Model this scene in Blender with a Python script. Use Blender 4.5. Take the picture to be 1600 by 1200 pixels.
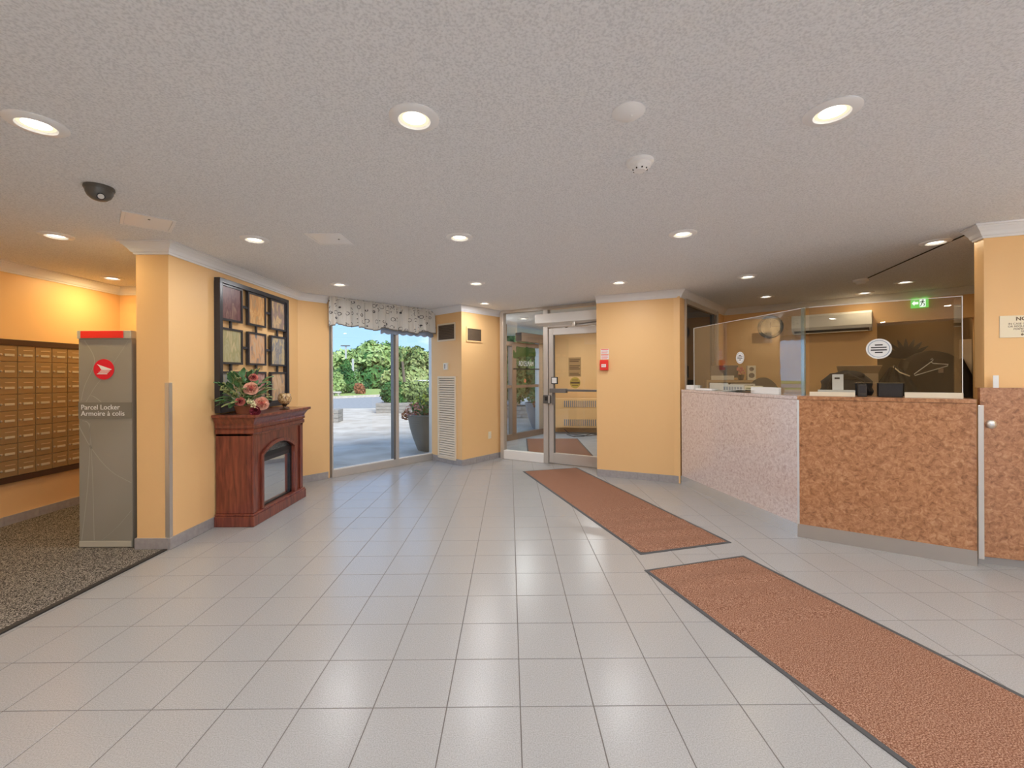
import bpy, bmesh, math, random
from mathutils import Vector, Matrix
PI = math.pi
for o in list(bpy.data.objects): bpy.data.objects.remove(o)
S = bpy.context.scene
C = S.collection
# ------------------------------------------------------------------ camera
FPX, V0, HCAM, ROLL, HC = 682.0, 586.5, 1.376, -0.0045, 2.446
cd = bpy.data.cameras.new('camera'); cam = bpy.data.objects.new('camera', cd); C.objects.link(cam)
cd.sensor_fit = 'HORIZONTAL'; cd.sensor_width = 36; cd.lens = 36 * FPX / 1600
cd.shift_y = -(600 - V0) / 1600; cd.clip_start = .02; cd.clip_end = 400
cam.matrix_world = Matrix.Translation((0, 0, HCAM)) @ Matrix.Rotation(PI / 2, 4, 'X') @ Matrix.Rotation(ROLL, 4, 'Z')
S.camera = cam
# ------------------------------------------------------------------ sky, sun, exposure
w = bpy.data.worlds.new('sky'); S.world = w; w.use_nodes = True
nt = w.node_tree; nt.nodes.clear()
out = nt.nodes.new('ShaderNodeOutputWorld'); bg = nt.nodes.new('ShaderNodeBackground')
tc = nt.nodes.new('ShaderNodeTexCoord'); sp = nt.nodes.new('ShaderNodeSeparateXYZ')
gr = nt.nodes.new('ShaderNodeValToRGB'); gr.color_ramp.elements[0].position = 0.0
gr.color_ramp.elements[0].color = (.40, .60, .90, 1); gr.color_ramp.elements[1].position = .7
gr.color_ramp.elements[1].color = (.26, .44, .80, 1)
e = gr.color_ramp.elements.new(.15); e.color = (.30, .50, .86, 1)
ns = nt.nodes.new('ShaderNodeTexNoise'); ns.inputs['Scale'].default_value = 5; ns.inputs['Detail'].default_value = 6
mp = nt.nodes.new('ShaderNodeMapping'); mp.inputs['Scale'].default_value = (1, 1, 3.5)
cr = nt.nodes.new('ShaderNodeValToRGB'); cr.color_ramp.elements[0].position = .56; cr.color_ramp.elements[1].position = .72
cr.color_ramp.elements[1].color = (.8, .8, .8, 1)
mx = nt.nodes.new('ShaderNodeMixRGB'); mx.inputs[2].default_value = (.95, .97, 1, 1)
L = nt.links.new
L(tc.outputs['Generated'], sp.inputs[0]); L(sp.outputs['Z'], gr.inputs[0])
L(tc.outputs['Generated'], mp.inputs[0]); L(mp.outputs[0], ns.inputs['Vector']); L(ns.outputs['Fac'], cr.inputs[0])
L(cr.outputs[0], mx.inputs[0]); L(gr.outputs[0], mx.inputs[1]); L(mx.outputs[0], bg.inputs[0]); L(bg.outputs[0], out.inputs[0])
bg.inputs[1].default_value = 1.22
sd = bpy.data.lights.new('sun', 'SUN'); sd.energy = 4.4; sd.angle = .45; sd.color = (1, .95, .86)
sun = bpy.data.objects.new('sun', sd); C.objects.link(sun)
sun.rotation_euler = Vector((-.42, .66, -.62)).to_track_quat('-Z', 'Y').to_euler()
S.view_settings.view_transform = 'Standard'; S.view_settings.look = 'None'
S.view_settings.gamma = 1; S.view_settings.use_curve_mapping = False
S.view_settings.exposure = 0.55
LAMP_W = 6.0
LAMP_COL = (.985, .985, 1)

# ------------------------------------------------------------------ measuring helpers (pixel of the photo -> place in the room)
def ray(u, v):
    x = (u - 800) / FPX; z = -(v - V0) / FPX; c, s = math.cos(ROLL), math.sin(ROLL)
    return (x * c - z * s, 1, x * s + z * c)
def fl(u, v, z=0):
    d = ray(u, v); t = (z - HCAM) / d[2]; return (d[0] * t, t)
class Wall:                       # a vertical plane, P left and Q right as seen from the lobby
    def __init__(s, P, Q):
        s.P, s.Q = P, Q; dx, dy = Q[0] - P[0], Q[1] - P[1]; s.len = math.hypot(dx, dy)
        s.d = (dx / s.len, dy / s.len); s.y = (-s.d[1], s.d[0]); s.rot = math.atan2(dy, dx)
    def at(s, a, z=0, off=0):     # off > 0 towards the room
        return (s.P[0] + s.d[0] * a - s.y[0] * off, s.P[1] + s.d[1] * a - s.y[1] * off, z)
    def px(s, u, v, off=0):
        P = s.at(0, 0, off); d = ray(u, v)
        a = (P[1] * d[0] - P[0]) / (s.d[0] - s.d[1] * d[0]); t = P[1] + a * s.d[1]
        return a, HCAM + t * d[2]
# ------------------------------------------------------------------ mesh builder
class MB:
    def __init__(s): s.v = []; s.f = []
    def add(s, vs, fs):
        n = len(s.v); s.v += [tuple(p) for p in vs]; s.f += [tuple(i + n for i in f) for f in fs]; return s
    def box(s, x0, x1, y0, y1, z0, z1):
        return s.add([(x0,y0,z0),(x1,y0,z0),(x1,y1,z0),(x0,y1,z0),(x0,y0,z1),(x1,y0,z1),(x1,y1,z1),(x0,y1,z1)],
                     [(0,3,2,1),(4,5,6,7),(0,1,5,4),(1,2,6,5),(2,3,7,6),(3,0,4,7)])
    def prism(s, pts, z0, z1):    # polygon in xy, counter-clockwise
        n = len(pts)
        return s.add([(x, y, z0) for x, y in pts] + [(x, y, z1) for x, y in pts],
                     [tuple(range(n - 1, -1, -1)), tuple(range(n, 2 * n))] + [(i, (i + 1) % n, n + (i + 1) % n, n + i) for i in range(n)])
    def plate(s, pts, y0, y1):    # polygon in xz, extruded along y (y0 = front)
        n = len(pts)
        return s.add([(x, y0, z) for x, z in pts] + [(x, y1, z) for x, z in pts],
                     [tuple(range(n)), tuple(range(2 * n - 1, n - 1, -1))] + [(i, n + i, n + (i + 1) % n, (i + 1) % n) for i in range(n)])
    def lathe(s, prof, seg=24, c=(0, 0, 0), ax='z'):
        base = len(s.v); n = len(prof); vs = []; fs = []
        for k in range(seg):
            a = 2 * PI * k / seg
            for r, z in prof:
                p = (r * math.cos(a), r * math.sin(a), z)
                if ax == 'y': p = (p[0], -z, p[1])
                vs.append((p[0] + c[0], p[1] + c[1], p[2] + c[2]))
        for k in range(seg):
            k2 = (k + 1) % seg
            for i in range(n - 1): fs.append((k * n + i, k2 * n + i, k2 * n + i + 1, k * n + i + 1))
        if prof[0][0] > 1e-6 and prof[-1][0] > 1e-6:      # a ring: close the section
            for k in range(seg): k2 = (k + 1) % seg; fs.append((k * n + n - 1, k2 * n + n - 1, k2 * n, k * n))
        elif prof[-1][0] > 1e-6: fs.append(tuple(k * n + n - 1 for k in range(seg)))
        elif prof[0][0] > 1e-6: fs.append(tuple(k * n for k in range(seg - 1, -1, -1)))
        return s.add(vs, fs)
    def tube(s, pts, r, seg=8):
        pts = [Vector(p) for p in pts]; vs = []; fs = []; n = len(pts); rr = r if isinstance(r, (list, tuple)) else [r] * n
        up = None
        for i, p in enumerate(pts):
            t = (pts[min(i + 1, n - 1)] - pts[max(i - 1, 0)]).normalized()
            if up is None: up = t.orthogonal().normalized()
            a = (up - t * up.dot(t)).normalized(); up = a; b = t.cross(a)
            for k in range(seg):
                q = 2 * PI * k / seg; vs.append(p + (a * math.cos(q) + b * math.sin(q)) * rr[i])
        for i in range(n - 1):
            for k in range(seg):
                k2 = (k + 1) % seg; fs.append((i * seg + k, i * seg + k2, (i + 1) * seg + k2, (i + 1) * seg + k))
        fs.append(tuple(range(seg - 1, -1, -1))); fs.append(tuple((n - 1) * seg + k for k in range(seg)))
        return s.add(vs, fs)
    def ball(s, c, r, seg=12, rings=8, z0=-1, z1=1):
        rx, ry, rz = r if isinstance(r, (list, tuple)) else (r, r, r); vs = []; fs = []
        for i in range(rings + 1):
            a = math.asin(max(-1, min(1, z0 + (z1 - z0) * .5 * (1 - math.cos(PI * i / rings)))))
            for k in range(seg):
                q = 2 * PI * k / seg
                vs.append((c[0] + rx * math.cos(a) * math.cos(q), c[1] + ry * math.cos(a) * math.sin(q), c[2] + rz * math.sin(a)))
        for i in range(rings):
            for k in range(seg):
                k2 = (k + 1) % seg; fs.append((i * seg + k, i * seg + k2, (i + 1) * seg + k2, (i + 1) * seg + k))
        return s.add(vs, fs)
    def grid(s, f, nx, ny):
        vs = [f(i / nx, j / ny) for j in range(ny + 1) for i in range(nx + 1)]
        fs = [(j * (nx + 1) + i, j * (nx + 1) + i + 1, (j + 1) * (nx + 1) + i + 1, (j + 1) * (nx + 1) + i) for j in range(ny) for i in range(nx)]
        return s.add(vs, fs)
    def mesh(s, name, mat=None, smooth=False, bev=0, uv=None):
        me = bpy.data.meshes.new(name); me.from_pydata(s.v, [], s.f)
        bm = bmesh.new(); bm.from_mesh(me)
        if bev:
            bmesh.ops.remove_doubles(bm, verts=bm.verts, dist=1e-5)
            bmesh.ops.recalc_face_normals(bm, faces=bm.faces)
            es = [e for e in bm.edges if len(e.link_faces) == 2 and e.calc_face_angle(0) > .6]
            bmesh.ops.bevel(bm, geom=es, offset=bev, segments=2, affect='EDGES', profile=.5, clamp_overlap=True)
        else: bmesh.ops.recalc_face_normals(bm, faces=bm.faces)
        if uv:
            ly = bm.loops.layers.uv.new('UVMap')
            for f in bm.faces:
                for lp in f.loops: lp[ly].uv = uv(lp.vert.co)
        bm.to_mesh(me); bm.free()
        if smooth:
            for p in me.polygons: p.use_smooth = True
            try: me.set_sharp_from_angle(angle=.7)
            except Exception: pass
        if mat: me.materials.append(mat)
        return me
def link(name, me, parent=None, loc=None, rz=0, kind=None, label=None):
    o = bpy.data.objects.new(name, me); C.objects.link(o)
    if parent: o.parent = parent
    if loc is not None: o.location = loc
    if rz: o.rotation_euler = (0, 0, rz)
    if kind: o['kind'] = kind
    if label: o['label'] = label
    return o
def part(name, mb, mat, parent=None, smooth=False, bev=0, kind=None, label=None, loc=None, rz=0, uv=None):
    return link(name, mb.mesh(name, mat, smooth, bev, uv), parent, loc, rz, kind, label)
def tag(o, label, cat, group=None):
    o['label'] = label; o['category'] = cat
    if group: o['group'] = group
    return o
def thing(name, label, cat, loc=(0, 0, 0), rz=0, group=None):
    o = bpy.data.objects.new(name, None); o.empty_display_size = .1; C.objects.link(o)
    o.location = loc; o.rotation_euler = (0, 0, rz); return tag(o, label, cat, group)
def struct(name, mb=None, mat=None, loc=None, rz=0, **k):
    if mb is None:
        o = bpy.data.objects.new(name, None); o.empty_display_size = .1; C.objects.link(o)
        if loc is not None: o.location = loc
        o.rotation_euler = (0, 0, rz)
    else: o = part(name, mb, mat, loc=loc, rz=rz, **k)
    o['kind'] = 'structure'; return o
def kids(o): return [c for c in list(C.objects) if c.parent == o]
def copy_tree(o, parent=None):
    c = o.copy(); C.objects.link(c)
    if parent: c.parent = parent
    for ch in kids(o): copy_tree(ch, c)
    return c
def text(s, size, x=0, z=0, y=0, align='CENTER', mirror=False, ext=.0006, bold=0, sx=1):
    cu = bpy.data.curves.new('t', 'FONT'); cu.body = s; cu.size = size; cu.align_x = align; cu.align_y = 'CENTER'
    cu.extrude = ext; cu.offset = bold; cu.resolution_u = 3; ob = bpy.data.objects.new('t', cu); C.objects.link(ob)
    bpy.context.view_layer.update()
    me = bpy.data.meshes.new_from_object(ob.evaluated_get(bpy.context.evaluated_depsgraph_get()))
    mb = MB(); mb.add([((-p.co.x if mirror else p.co.x) * sx + x, y - p.co.z, p.co.y + z) for p in me.vertices], [tuple(p.vertices) for p in me.polygons])
    bpy.data.objects.remove(ob); bpy.data.curves.remove(cu); bpy.data.meshes.remove(me); return mb
# ------------------------------------------------------------------ materials
M = {}
def new(name):
    m = bpy.data.materials.new(name); m.use_nodes = True; M[name] = m
    return m, m.node_tree, m.node_tree.nodes['Principled BSDF']
def pr(name, col, rough=.5, metal=0, spec=.5, bump=0, bscale=50, var=0, vscale=8, coat=0, detail=4, stretch=(1, 1, 1), emit=0):
    m, t, b = new(name); b.inputs['Base Color'].default_value = (*col, 1); b.inputs['Roughness'].default_value = rough
    b.inputs['Metallic'].default_value = metal; b.inputs['Specular IOR Level'].default_value = spec; b.inputs['Coat Weight'].default_value = coat
    b.inputs['Coat Roughness'].default_value = .08
    if emit: b.inputs['Emission Color'].default_value = (*col, 1); b.inputs['Emission Strength'].default_value = emit
    if bump or var:
        c = t.nodes.new('ShaderNodeTexCoord'); mp = t.nodes.new('ShaderNodeMapping'); mp.inputs['Scale'].default_value = stretch
        t.links.new(c.outputs['Object'], mp.inputs[0])
    if bump:
        n = t.nodes.new('ShaderNodeTexNoise'); n.inputs['Scale'].default_value = bscale; n.inputs['Detail'].default_value = detail
        bp = t.nodes.new('ShaderNodeBump'); bp.inputs['Strength'].default_value = bump; bp.inputs['Distance'].default_value = .004
        t.links.new(mp.outputs[0], n.inputs['Vector']); t.links.new(n.outputs['Fac'], bp.inputs['Height']); t.links.new(bp.outputs[0], b.inputs['Normal'])
    if var:
        n = t.nodes.new('ShaderNodeTexNoise'); n.inputs['Scale'].default_value = vscale; n.inputs['Detail'].default_value = 5
        r = t.nodes.new('ShaderNodeValToRGB'); r.color_ramp.elements[0].position = .3; r.color_ramp.elements[1].position = .7
        r.color_ramp.elements[0].color = (*[max(0, q * (1 - var)) for q in col], 1); r.color_ramp.elements[1].color = (*[min(1, q * (1 + var)) for q in col], 1)
        t.links.new(mp.outputs[0], n.inputs['Vector']); t.links.new(n.outputs['Fac'], r.inputs[0]); t.links.new(r.outputs[0], b.inputs['Base Color'])
    return m
def ramp(name, cols, scale, rough=.5, detail=6, stretch=(1, 1, 1), coat=0, dist=0, coord='Object', bump=0, rot=(0, 0, 0), spec=.5, loc=(0, 0, 0), nrough=.5):
    m, t, b = new(name); b.inputs['Roughness'].default_value = rough; b.inputs['Coat Weight'].default_value = coat; b.inputs['Coat Roughness'].default_value = .1
    b.inputs['Specular IOR Level'].default_value = spec
    c = t.nodes.new('ShaderNodeTexCoord'); mp = t.nodes.new('ShaderNodeMapping'); mp.inputs['Scale'].default_value = stretch
    mp.inputs['Rotation'].default_value = rot; mp.inputs['Location'].default_value = loc
    n = t.nodes.new('ShaderNodeTexNoise'); n.inputs['Scale'].default_value = scale; n.inputs['Detail'].default_value = detail; n.inputs['Distortion'].default_value = dist
    n.inputs['Roughness'].default_value = nrough
    r = t.nodes.new('ShaderNodeValToRGB')
    els = r.color_ramp.elements
    for i, (p, q) in enumerate(cols):
        e = els[i] if i < 2 else els.new(p)
        e.position = p; e.color = (*q, 1)
    t.links.new(c.outputs[coord], mp.inputs[0]); t.links.new(mp.outputs[0], n.inputs['Vector']); t.links.new(n.outputs['Fac'], r.inputs[0]); t.links.new(r.outputs[0], b.inputs['Base Color'])
    if bump:
        bp = t.nodes.new('ShaderNodeBump'); bp.inputs['Strength'].default_value = bump; bp.inputs['Distance'].default_value = .004
        t.links.new(n.outputs['Fac'], bp.inputs['Height']); t.links.new(bp.outputs[0], b.inputs['Normal'])
    return m
def glass(name, tint=(.96, .98, .97), base=.045, rough=0.0):
    m, t, b = new(name); t.nodes.remove(b); o = t.nodes['Material Output']
    lw = t.nodes.new('ShaderNodeLayerWeight'); lw.inputs[0].default_value = .5
    p = t.nodes.new('ShaderNodeMath'); p.operation = 'POWER'; p.inputs[1].default_value = 5
    q = t.nodes.new('ShaderNodeMath'); q.operation = 'MULTIPLY_ADD'; q.inputs[1].default_value = 1 - base; q.inputs[2].default_value = base
    tr = t.nodes.new('ShaderNodeBsdfTransparent'); tr.inputs[0].default_value = (*tint, 1)
    g = t.nodes.new('ShaderNodeBsdfGlossy'); g.inputs['Roughness'].default_value = rough; mx = t.nodes.new('ShaderNodeMixShader')
    t.links.new(lw.outputs['Facing'], p.inputs[0]); t.links.new(p.outputs[0], q.inputs[0]); t.links.new(q.outputs[0], mx.inputs[0])
    t.links.new(tr.outputs[0], mx.inputs[1]); t.links.new(g.outputs[0], mx.inputs[2]); t.links.new(mx.outputs[0], o.inputs[0]); return m
def emis(name, col, st):
    m, t, b = new(name); b.inputs['Base Color'].default_value = (.02, .02, .02, 1); b.inputs['Emission Color'].default_value = (*col, 1); b.inputs['Emission Strength'].default_value = st; return m

WALLC = (.86, .545, .25)
pr('ochre', WALLC, .45, bump=.15, bscale=90, spec=.35)
m = ramp('ceil', [(.36, (.74, .77, .81)), (.5, (.86, .89, .93)), (.66, (.91, .94, .98))], 115, rough=.95, detail=2, bump=.9, spec=.05)
pr('crown', (.84, .86, .89), .5)
ramp('tile', [(.30, (.305, .295, .285)), (.5, (.37, .36, .35)), (.72, (.43, .42, .41))], 200, rough=.25, detail=3, bump=.05, spec=.45)
pr('grout', (.15, .13, .12), .9)
pr('basetile', (.36, .33, .32), .5, var=.1, vscale=30)
ramp('carpet', [(.40, (.03, .026, .022)), (.50, (.13, .115, .095)), (.60, (.38, .34, .29))], 170, rough=1, detail=2, bump=.8, spec=.05)
pr('carpet_edge', (.035, .028, .022), .8)
ramp('mat_brown', [(.32, (.14, .060, .035)), (.5, (.28, .135, .083)), (.66, (.50, .30, .21))], 200, rough=1, detail=2, bump=.9, spec=.05)
pr('rubber', (.07, .07, .072), .7)
pr('alu', (.62, .58, .53), .32, metal=.55, spec=.5)
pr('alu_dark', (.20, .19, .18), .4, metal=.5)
pr('alu_white', (.80, .78, .75), .4)
pr('bronze', (.33, .24, .18), .4, metal=.3)
pr('brushed', (.72, .69, .64), .3, metal=.8)
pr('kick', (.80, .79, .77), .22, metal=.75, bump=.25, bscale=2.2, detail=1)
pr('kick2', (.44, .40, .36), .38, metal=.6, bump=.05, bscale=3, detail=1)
pr('white', (.82, .81, .78), .4)
pr('white_gloss', (.85, .85, .84), .2)
pr('cream', (.80, .72, .55), .5)
pr('cream_wall', (.80, .66, .47), .5)
pr('plate_cream', (.86, .76, .55), .4)
pr('black', (.012, .012, .014), .35)
pr('black_soft', (.02, .02, .022), .8, bump=.3, bscale=60)
pr('dark', (.035, .028, .024), .6)
pr('frame_black', (.035, .033, .038), .3, spec=.5)
pr('red', (.85, .03, .02), .4)
pr('red_logo', (.80, .008, .03), .4)
pr('grey_dome', (.10, .095, .085), .3)
pr('dark_glass', (.03, .035, .045), .05)
ramp('locker', [(.35, (.27, .25, .20)), (.65, (.33, .305, .25))], 1.5, rough=.4, detail=1)
pr('locker_arc', (.40, .375, .31), .4)
pr('locker_band', (.21, .19, .15), .5)
pr('locker_trim', (.48, .45, .36), .4)
pr('bronze_box', (.38, .27, .14), .35, metal=.35, bump=.05, bscale=40)
pr('bronze_edge', (.66, .52, .33), .35, metal=.3)
pr('name_tag', (.60, .52, .38), .4)
pr('wood_dark', (.07, .035, .022), .4)
ramp('cherry', [(.3, (.10, .020, .013)), (.5, (.19, .042, .024)), (.7, (.27, .07, .035))], 6, rough=.28, stretch=(6, 6, .7), coat=.5, dist=.5)
ramp('slate', [(.3, (.03, .032, .035)), (.5, (.075, .08, .082)), (.7, (.16, .17, .17))], 60, rough=.3)
pr('mirror_glass', (.80, .84, .86), .04, metal=1)
ramp('laminate', [(.30, (.20, .078, .03)), (.47, (.39, .17, .072)), (.60, (.49, .245, .12)), (.74, (.60, .36, .20))], 32, rough=.33, detail=8, dist=.8, coat=.35, nrough=.62)
ramp('laminate_lit', [(.30, (.48, .35, .31)), (.5, (.66, .55, .51)), (.66, (.74, .64, .60)), (.8, (.80, .70, .65))], 40, rough=.22, detail=8, dist=.8, coat=.8, nrough=.62, spec=.8)  # same laminate in a paler copy, window light put into its colour
glass('pane'); glass('acrylic', (.93, .95, .94), .13); glass('acrylic_front', (.90, .90, .88), .035)
glass('acrylic_edge', (.75, .85, .82), .3, .1)
glass('smoked', (.22, .20, .18), .08)
pr('sticker_dark', (.42, .27, .11), .5)
pr('leaf_film', (.03, .10, .01), .5)
pr('gold_film', (.50, .36, .06), .5)
emis('lens', (1, .93, .80), 3.5); emis('baffle_glow', (1, .84, .58), .75)
pr('white_fitting', (.93, .95, .98), .35)
emis('exit_green', (.16, .55, .08), .9); emis('exit_white', (.85, 1, .85), 1.0)
pr('paper', (.84, .83, .80), .7)
pr('ink', (.05, .045, .04), .6)
pr('ink_brown', (.14, .08, .03), .6)
pr('radiator_gap', (.20, .24, .30), .6)
ramp('vest_floor', [(.3, (.34, .38, .42)), (.7, (.46, .50, .54))], 5, rough=.3)
ramp('concrete', [(.3, (.38, .32, .265)), (.5, (.48, .42, .36)), (.7, (.56, .50, .44))], 1.6, rough=.9, detail=9, dist=.4)
ramp('asphalt', [(.3, (.22, .22, .225)), (.7, (.32, .32, .33))], 8, rough=.95)
pr('timber_grey', (.25, .235, .22), .9, var=.25, vscale=6, stretch=(1, 1, 8), bump=.5, bscale=10)
ramp('stone', [(.3, (.34, .31, .28)), (.6, (.50, .46, .42)), (.8, (.58, .55, .52))], 9, rough=.9, bump=.4)
ramp('grass', [(.3, (.16, .24, .05)), (.7, (.36, .42, .12))], 12, rough=1)
def leafm(name, a, b, c, sc=.9):
    m = ramp(name, [(.3, a), (.5, b), (.7, c)], sc, rough=.7, detail=5, spec=.2); b_ = m.node_tree.nodes['Principled BSDF']; return m
leafm('leaf_dark', (.02, .07, .025), (.05, .14, .04), (.12, .24, .07))
leafm('leaf_mid', (.05, .12, .04), (.14, .26, .09), (.27, .40, .16), .5)
leafm('leaf_light', (.12, .21, .07), (.27, .38, .14), (.42, .52, .24), .5)
leafm('leaf_olive', (.10, .15, .05), (.24, .30, .11), (.40, .42, .20), .6)
leafm('leaf_red', (.10, .07, .03), (.26, .10, .05), (.40, .17, .09), 4)
leafm('leaf_yellow', (.30, .40, .05), (.55, .60, .10), (.70, .65, .18), 6)
leafm('petal_mix', (.5, .10, .09), (.7, .32, .22), (.65, .45, .50), 14)
pr('bark', (.12, .09, .07), .9, bump=.5, bscale=20)
pr('planter_pot', (.20, .17, .135), .45, var=.12, vscale=4)
pr('planter_pot2', (.24, .25, .26), .45, var=.12, vscale=4)
pr('petal_coral', (.72, .22, .17), .6, var=.3, vscale=30)
pr('petal_peach', (.85, .45, .32), .6, var=.25, vscale=30)
pr('petal_maroon', (.22, .02, .035), .6, var=.4, vscale=40)
pr('petal_cream', (.75, .66, .38), .6, var=.2, vscale=40)
pr('leaf_silk', (.08, .19, .07), .5, var=.5, vscale=20)
pr('leaf_silk_pale', (.26, .29, .11), .6, var=.4, vscale=30)
m = ramp('mosaic', [(.35, (.20, .09, .03)), (.5, (.55, .33, .13)), (.6, (.85, .65, .35)), (.7, (.45, .22, .08))], 85, rough=.15, detail=1, coat=.6)
pr('antique', (.10, .055, .03), .4, metal=.4)
pr('terra', (.35, .12, .06), .6)
pr('coat_brown', (.030, .018, .010), .9, bump=.4, bscale=40)
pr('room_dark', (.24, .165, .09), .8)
pr('card', (.55, .36, .18), .8)
pr('steel_blue', (.30, .36, .45), .5)
# valance fabric
m, t, b = new('valance'); b.inputs['Roughness'].default_value = .9
uvn = t.nodes.new('ShaderNodeTexCoord')
def vor(scale, lo, hi):
    v = t.nodes.new('ShaderNodeTexVoronoi'); v.inputs['Scale'].default_value = scale; v.inputs['Randomness'].default_value = .55
    t.links.new(uvn.outputs['UV'], v.inputs['Vector'])
    a = t.nodes.new('ShaderNodeMath'); a.operation = 'GREATER_THAN'; a.inputs[1].default_value = lo
    c = t.nodes.new('ShaderNodeMath'); c.operation = 'LESS_THAN'; c.inputs[1].default_value = hi
    d = t.nodes.new('ShaderNodeMath'); d.operation = 'MULTIPLY'
    t.links.new(v.outputs['Distance'], a.inputs[0]); t.links.new(v.outputs['Distance'], c.inputs[0]); t.links.new(a.outputs[0], d.inputs[0]); t.links.new(c.outputs[0], d.inputs[1]); return d
d1 = vor(11.0, .28, .36); d2 = vor(14.3, -1, .10)
nn = t.nodes.new('ShaderNodeTexNoise'); nn.inputs['Scale'].default_value = 14
t.links.new(uvn.outputs['UV'], nn.inputs['Vector'])
g1 = t.nodes.new('ShaderNodeMath'); g1.operation = 'GREATER_THAN'; g1.inputs[1].default_value = .45; t.links.new(nn.outputs['Fac'], g1.inputs[0])
g2 = t.nodes.new('ShaderNodeMath'); g2.operation = 'MULTIPLY'; t.links.new(d1.outputs[0], g2.inputs[0]); t.links.new(g1.outputs[0], g2.inputs[1])
g3 = t.nodes.new('ShaderNodeMath'); g3.operation = 'MAXIMUM'; t.links.new(g2.outputs[0], g3.inputs[0]); t.links.new(d2.outputs[0], g3.inputs[1])
mm = t.nodes.new('ShaderNodeMixRGB'); mm.inputs[1].default_value = (.72, .70, .65, 1); mm.inputs[2].default_value = (.06, .055, .06, 1)
t.links.new(g3.outputs[0], mm.inputs[0]); t.links.new(mm.outputs[0], b.inputs['Base Color'])
pr('lining', (.28, .33, .42), .8)

# ------------------------------------------------------------------ plan of the place
WA = Wall((-2.742, 3.487), (-2.742, 5.586))
WB = Wall((-2.742, 5.586), (-2.47, 5.90))
WC = Wall((-2.47, 5.93), (-1.325, 7.20))
WD = Wall((-1.32, 7.167), (-.767, 6.649))
WE = Wall((-.767, 6.649), (-.18, 7.36))
WF = Wall((-.175, 7.29), (1.55, 6.279))
WG = Wall((1.159, 5.974), (2.135, 5.53))
WM = Wall((2.135, 5.53), (3.52, 7.25))
WL = Wall((3.52, 7.25), (6.2, 4.90))
WN = Wall((-4.69, -4.0), (-4.69, 5.22))
WNB = Wall((-4.69, 5.22), (-3.0, 5.22))
WO = Wall((-.20, 9.06), (.92, 10.56))
WR = Wall((.92, 10.62), (3.2, 10.25))
CH = Wall((2.13, 5.49), (2.415, 3.695))
CI = Wall((2.415, 3.695), (3.309, 3.11))
WK = Wall((3.425, 3.165), (4.9, 2.60))

# floor: square tiles laid one by one, the rest of the lobby joined
GR = .0055
fo = struct('floor', MB().prism([(-2.745, -4), (4.9, -4), (4.9, 2.6), (5.4, 5.3), (3.5, 7.3), (1.6, 6.4), (-.2, 7.4), (-1.2, 7.3), (-2.745, 5.7)], -.10, -.0015), M['grout'])
def clip(poly, a, b, c):          # keep a*x+b*y<=c
    r = []
    for i in range(len(poly)):
        p, q = poly[i], poly[(i + 1) % len(poly)]; fp = a * p[0] + b * p[1] - c; fq = a * q[0] + b * q[1] - c
        if fp <= 0: r.append(p)
        if fp * fq < 0: k = fp / (fp - fq); r.append((p[0] + (q[0] - p[0]) * k, p[1] + (q[1] - p[1]) * k))
    return r
def side(W, off=0): P = W.at(0, 0, off); return (W.y[0], W.y[1], W.y[0] * P[0] + W.y[1] * P[1])
TS = .305; cells = []
full = MB().box(.002, TS - .002, .002, TS - .002, -.009, 0).mesh('tile', M['tile'], bev=.0015)
rest = MB()
cg, sg = math.cos(GR), math.sin(GR)
def g2w(x, y): return (x * cg - y * sg, x * sg + y * cg)
ox, oy = .038, 1.813
for i in range(-10, 17):
    for j in range(-20, 20):
        x0, y0 = ox + i * TS, oy + j * TS
        sq = [g2w(x0 + a, y0 + b_) for a, b_ in ((.002, .002), (TS - .002, .002), (TS - .002, TS - .002), (.002, TS - .002))]
        pl = sq
        for h in ((-1, 0, 2.742), side(WC), side(WF), (0, -1, 4), side(WK, .1) if False else (1, 0, 4.8)):
            pl = clip(pl, *h)
            if len(pl) < 3: break
        if len(pl) < 3: continue
        cx = sum(p[0] for p in pl) / len(pl); cy = sum(p[1] for p in pl) / len(pl)
        vis = cy > 1.35 and abs(cx) / cy < 1.28 and not (CH.px(800, 600) is None)
        behind = all(W_.y[0] * (cx - W_.P[0]) + W_.y[1] * (cy - W_.P[1]) > .35 for W_ in (CH, CI)) and cx > 2.3
        cells.append((cy if vis and not behind else 99, pl is sq and len(pl) == 4, x0, y0, pl, pl == sq, behind))
cells.sort(key=lambda c: c[0])
n = 0
for cy, q, x0, y0, pl, isfull, beh in cells:
    if cy < 90 and n < 300:
        n += 1
        if isfull:
            x, y = g2w(x0, y0); link('tile', full, fo, (x, y, 0), GR)
        else: part('tile', MB().prism(pl, -.009, 0), M['tile'], fo)
    elif not beh: rest.prism(pl, -.009, 0)
part('tile_field', rest, M['tile'], fo, kind='stuff')

cp = struct('ceiling', MB().prism([(-4.95, -4.2), (6.5, -4.2), (6.5, 7.6), (3.6, 7.6), (3.3, 10.9), (.9, 10.9), (-.45, 9.05), (-.36, 7.4), (-1.25, 7.35), (-2.6, 5.98), (-2.95, 5.75), (-4.95, 5.55)], HC, HC + .35), M['ceil'])

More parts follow.
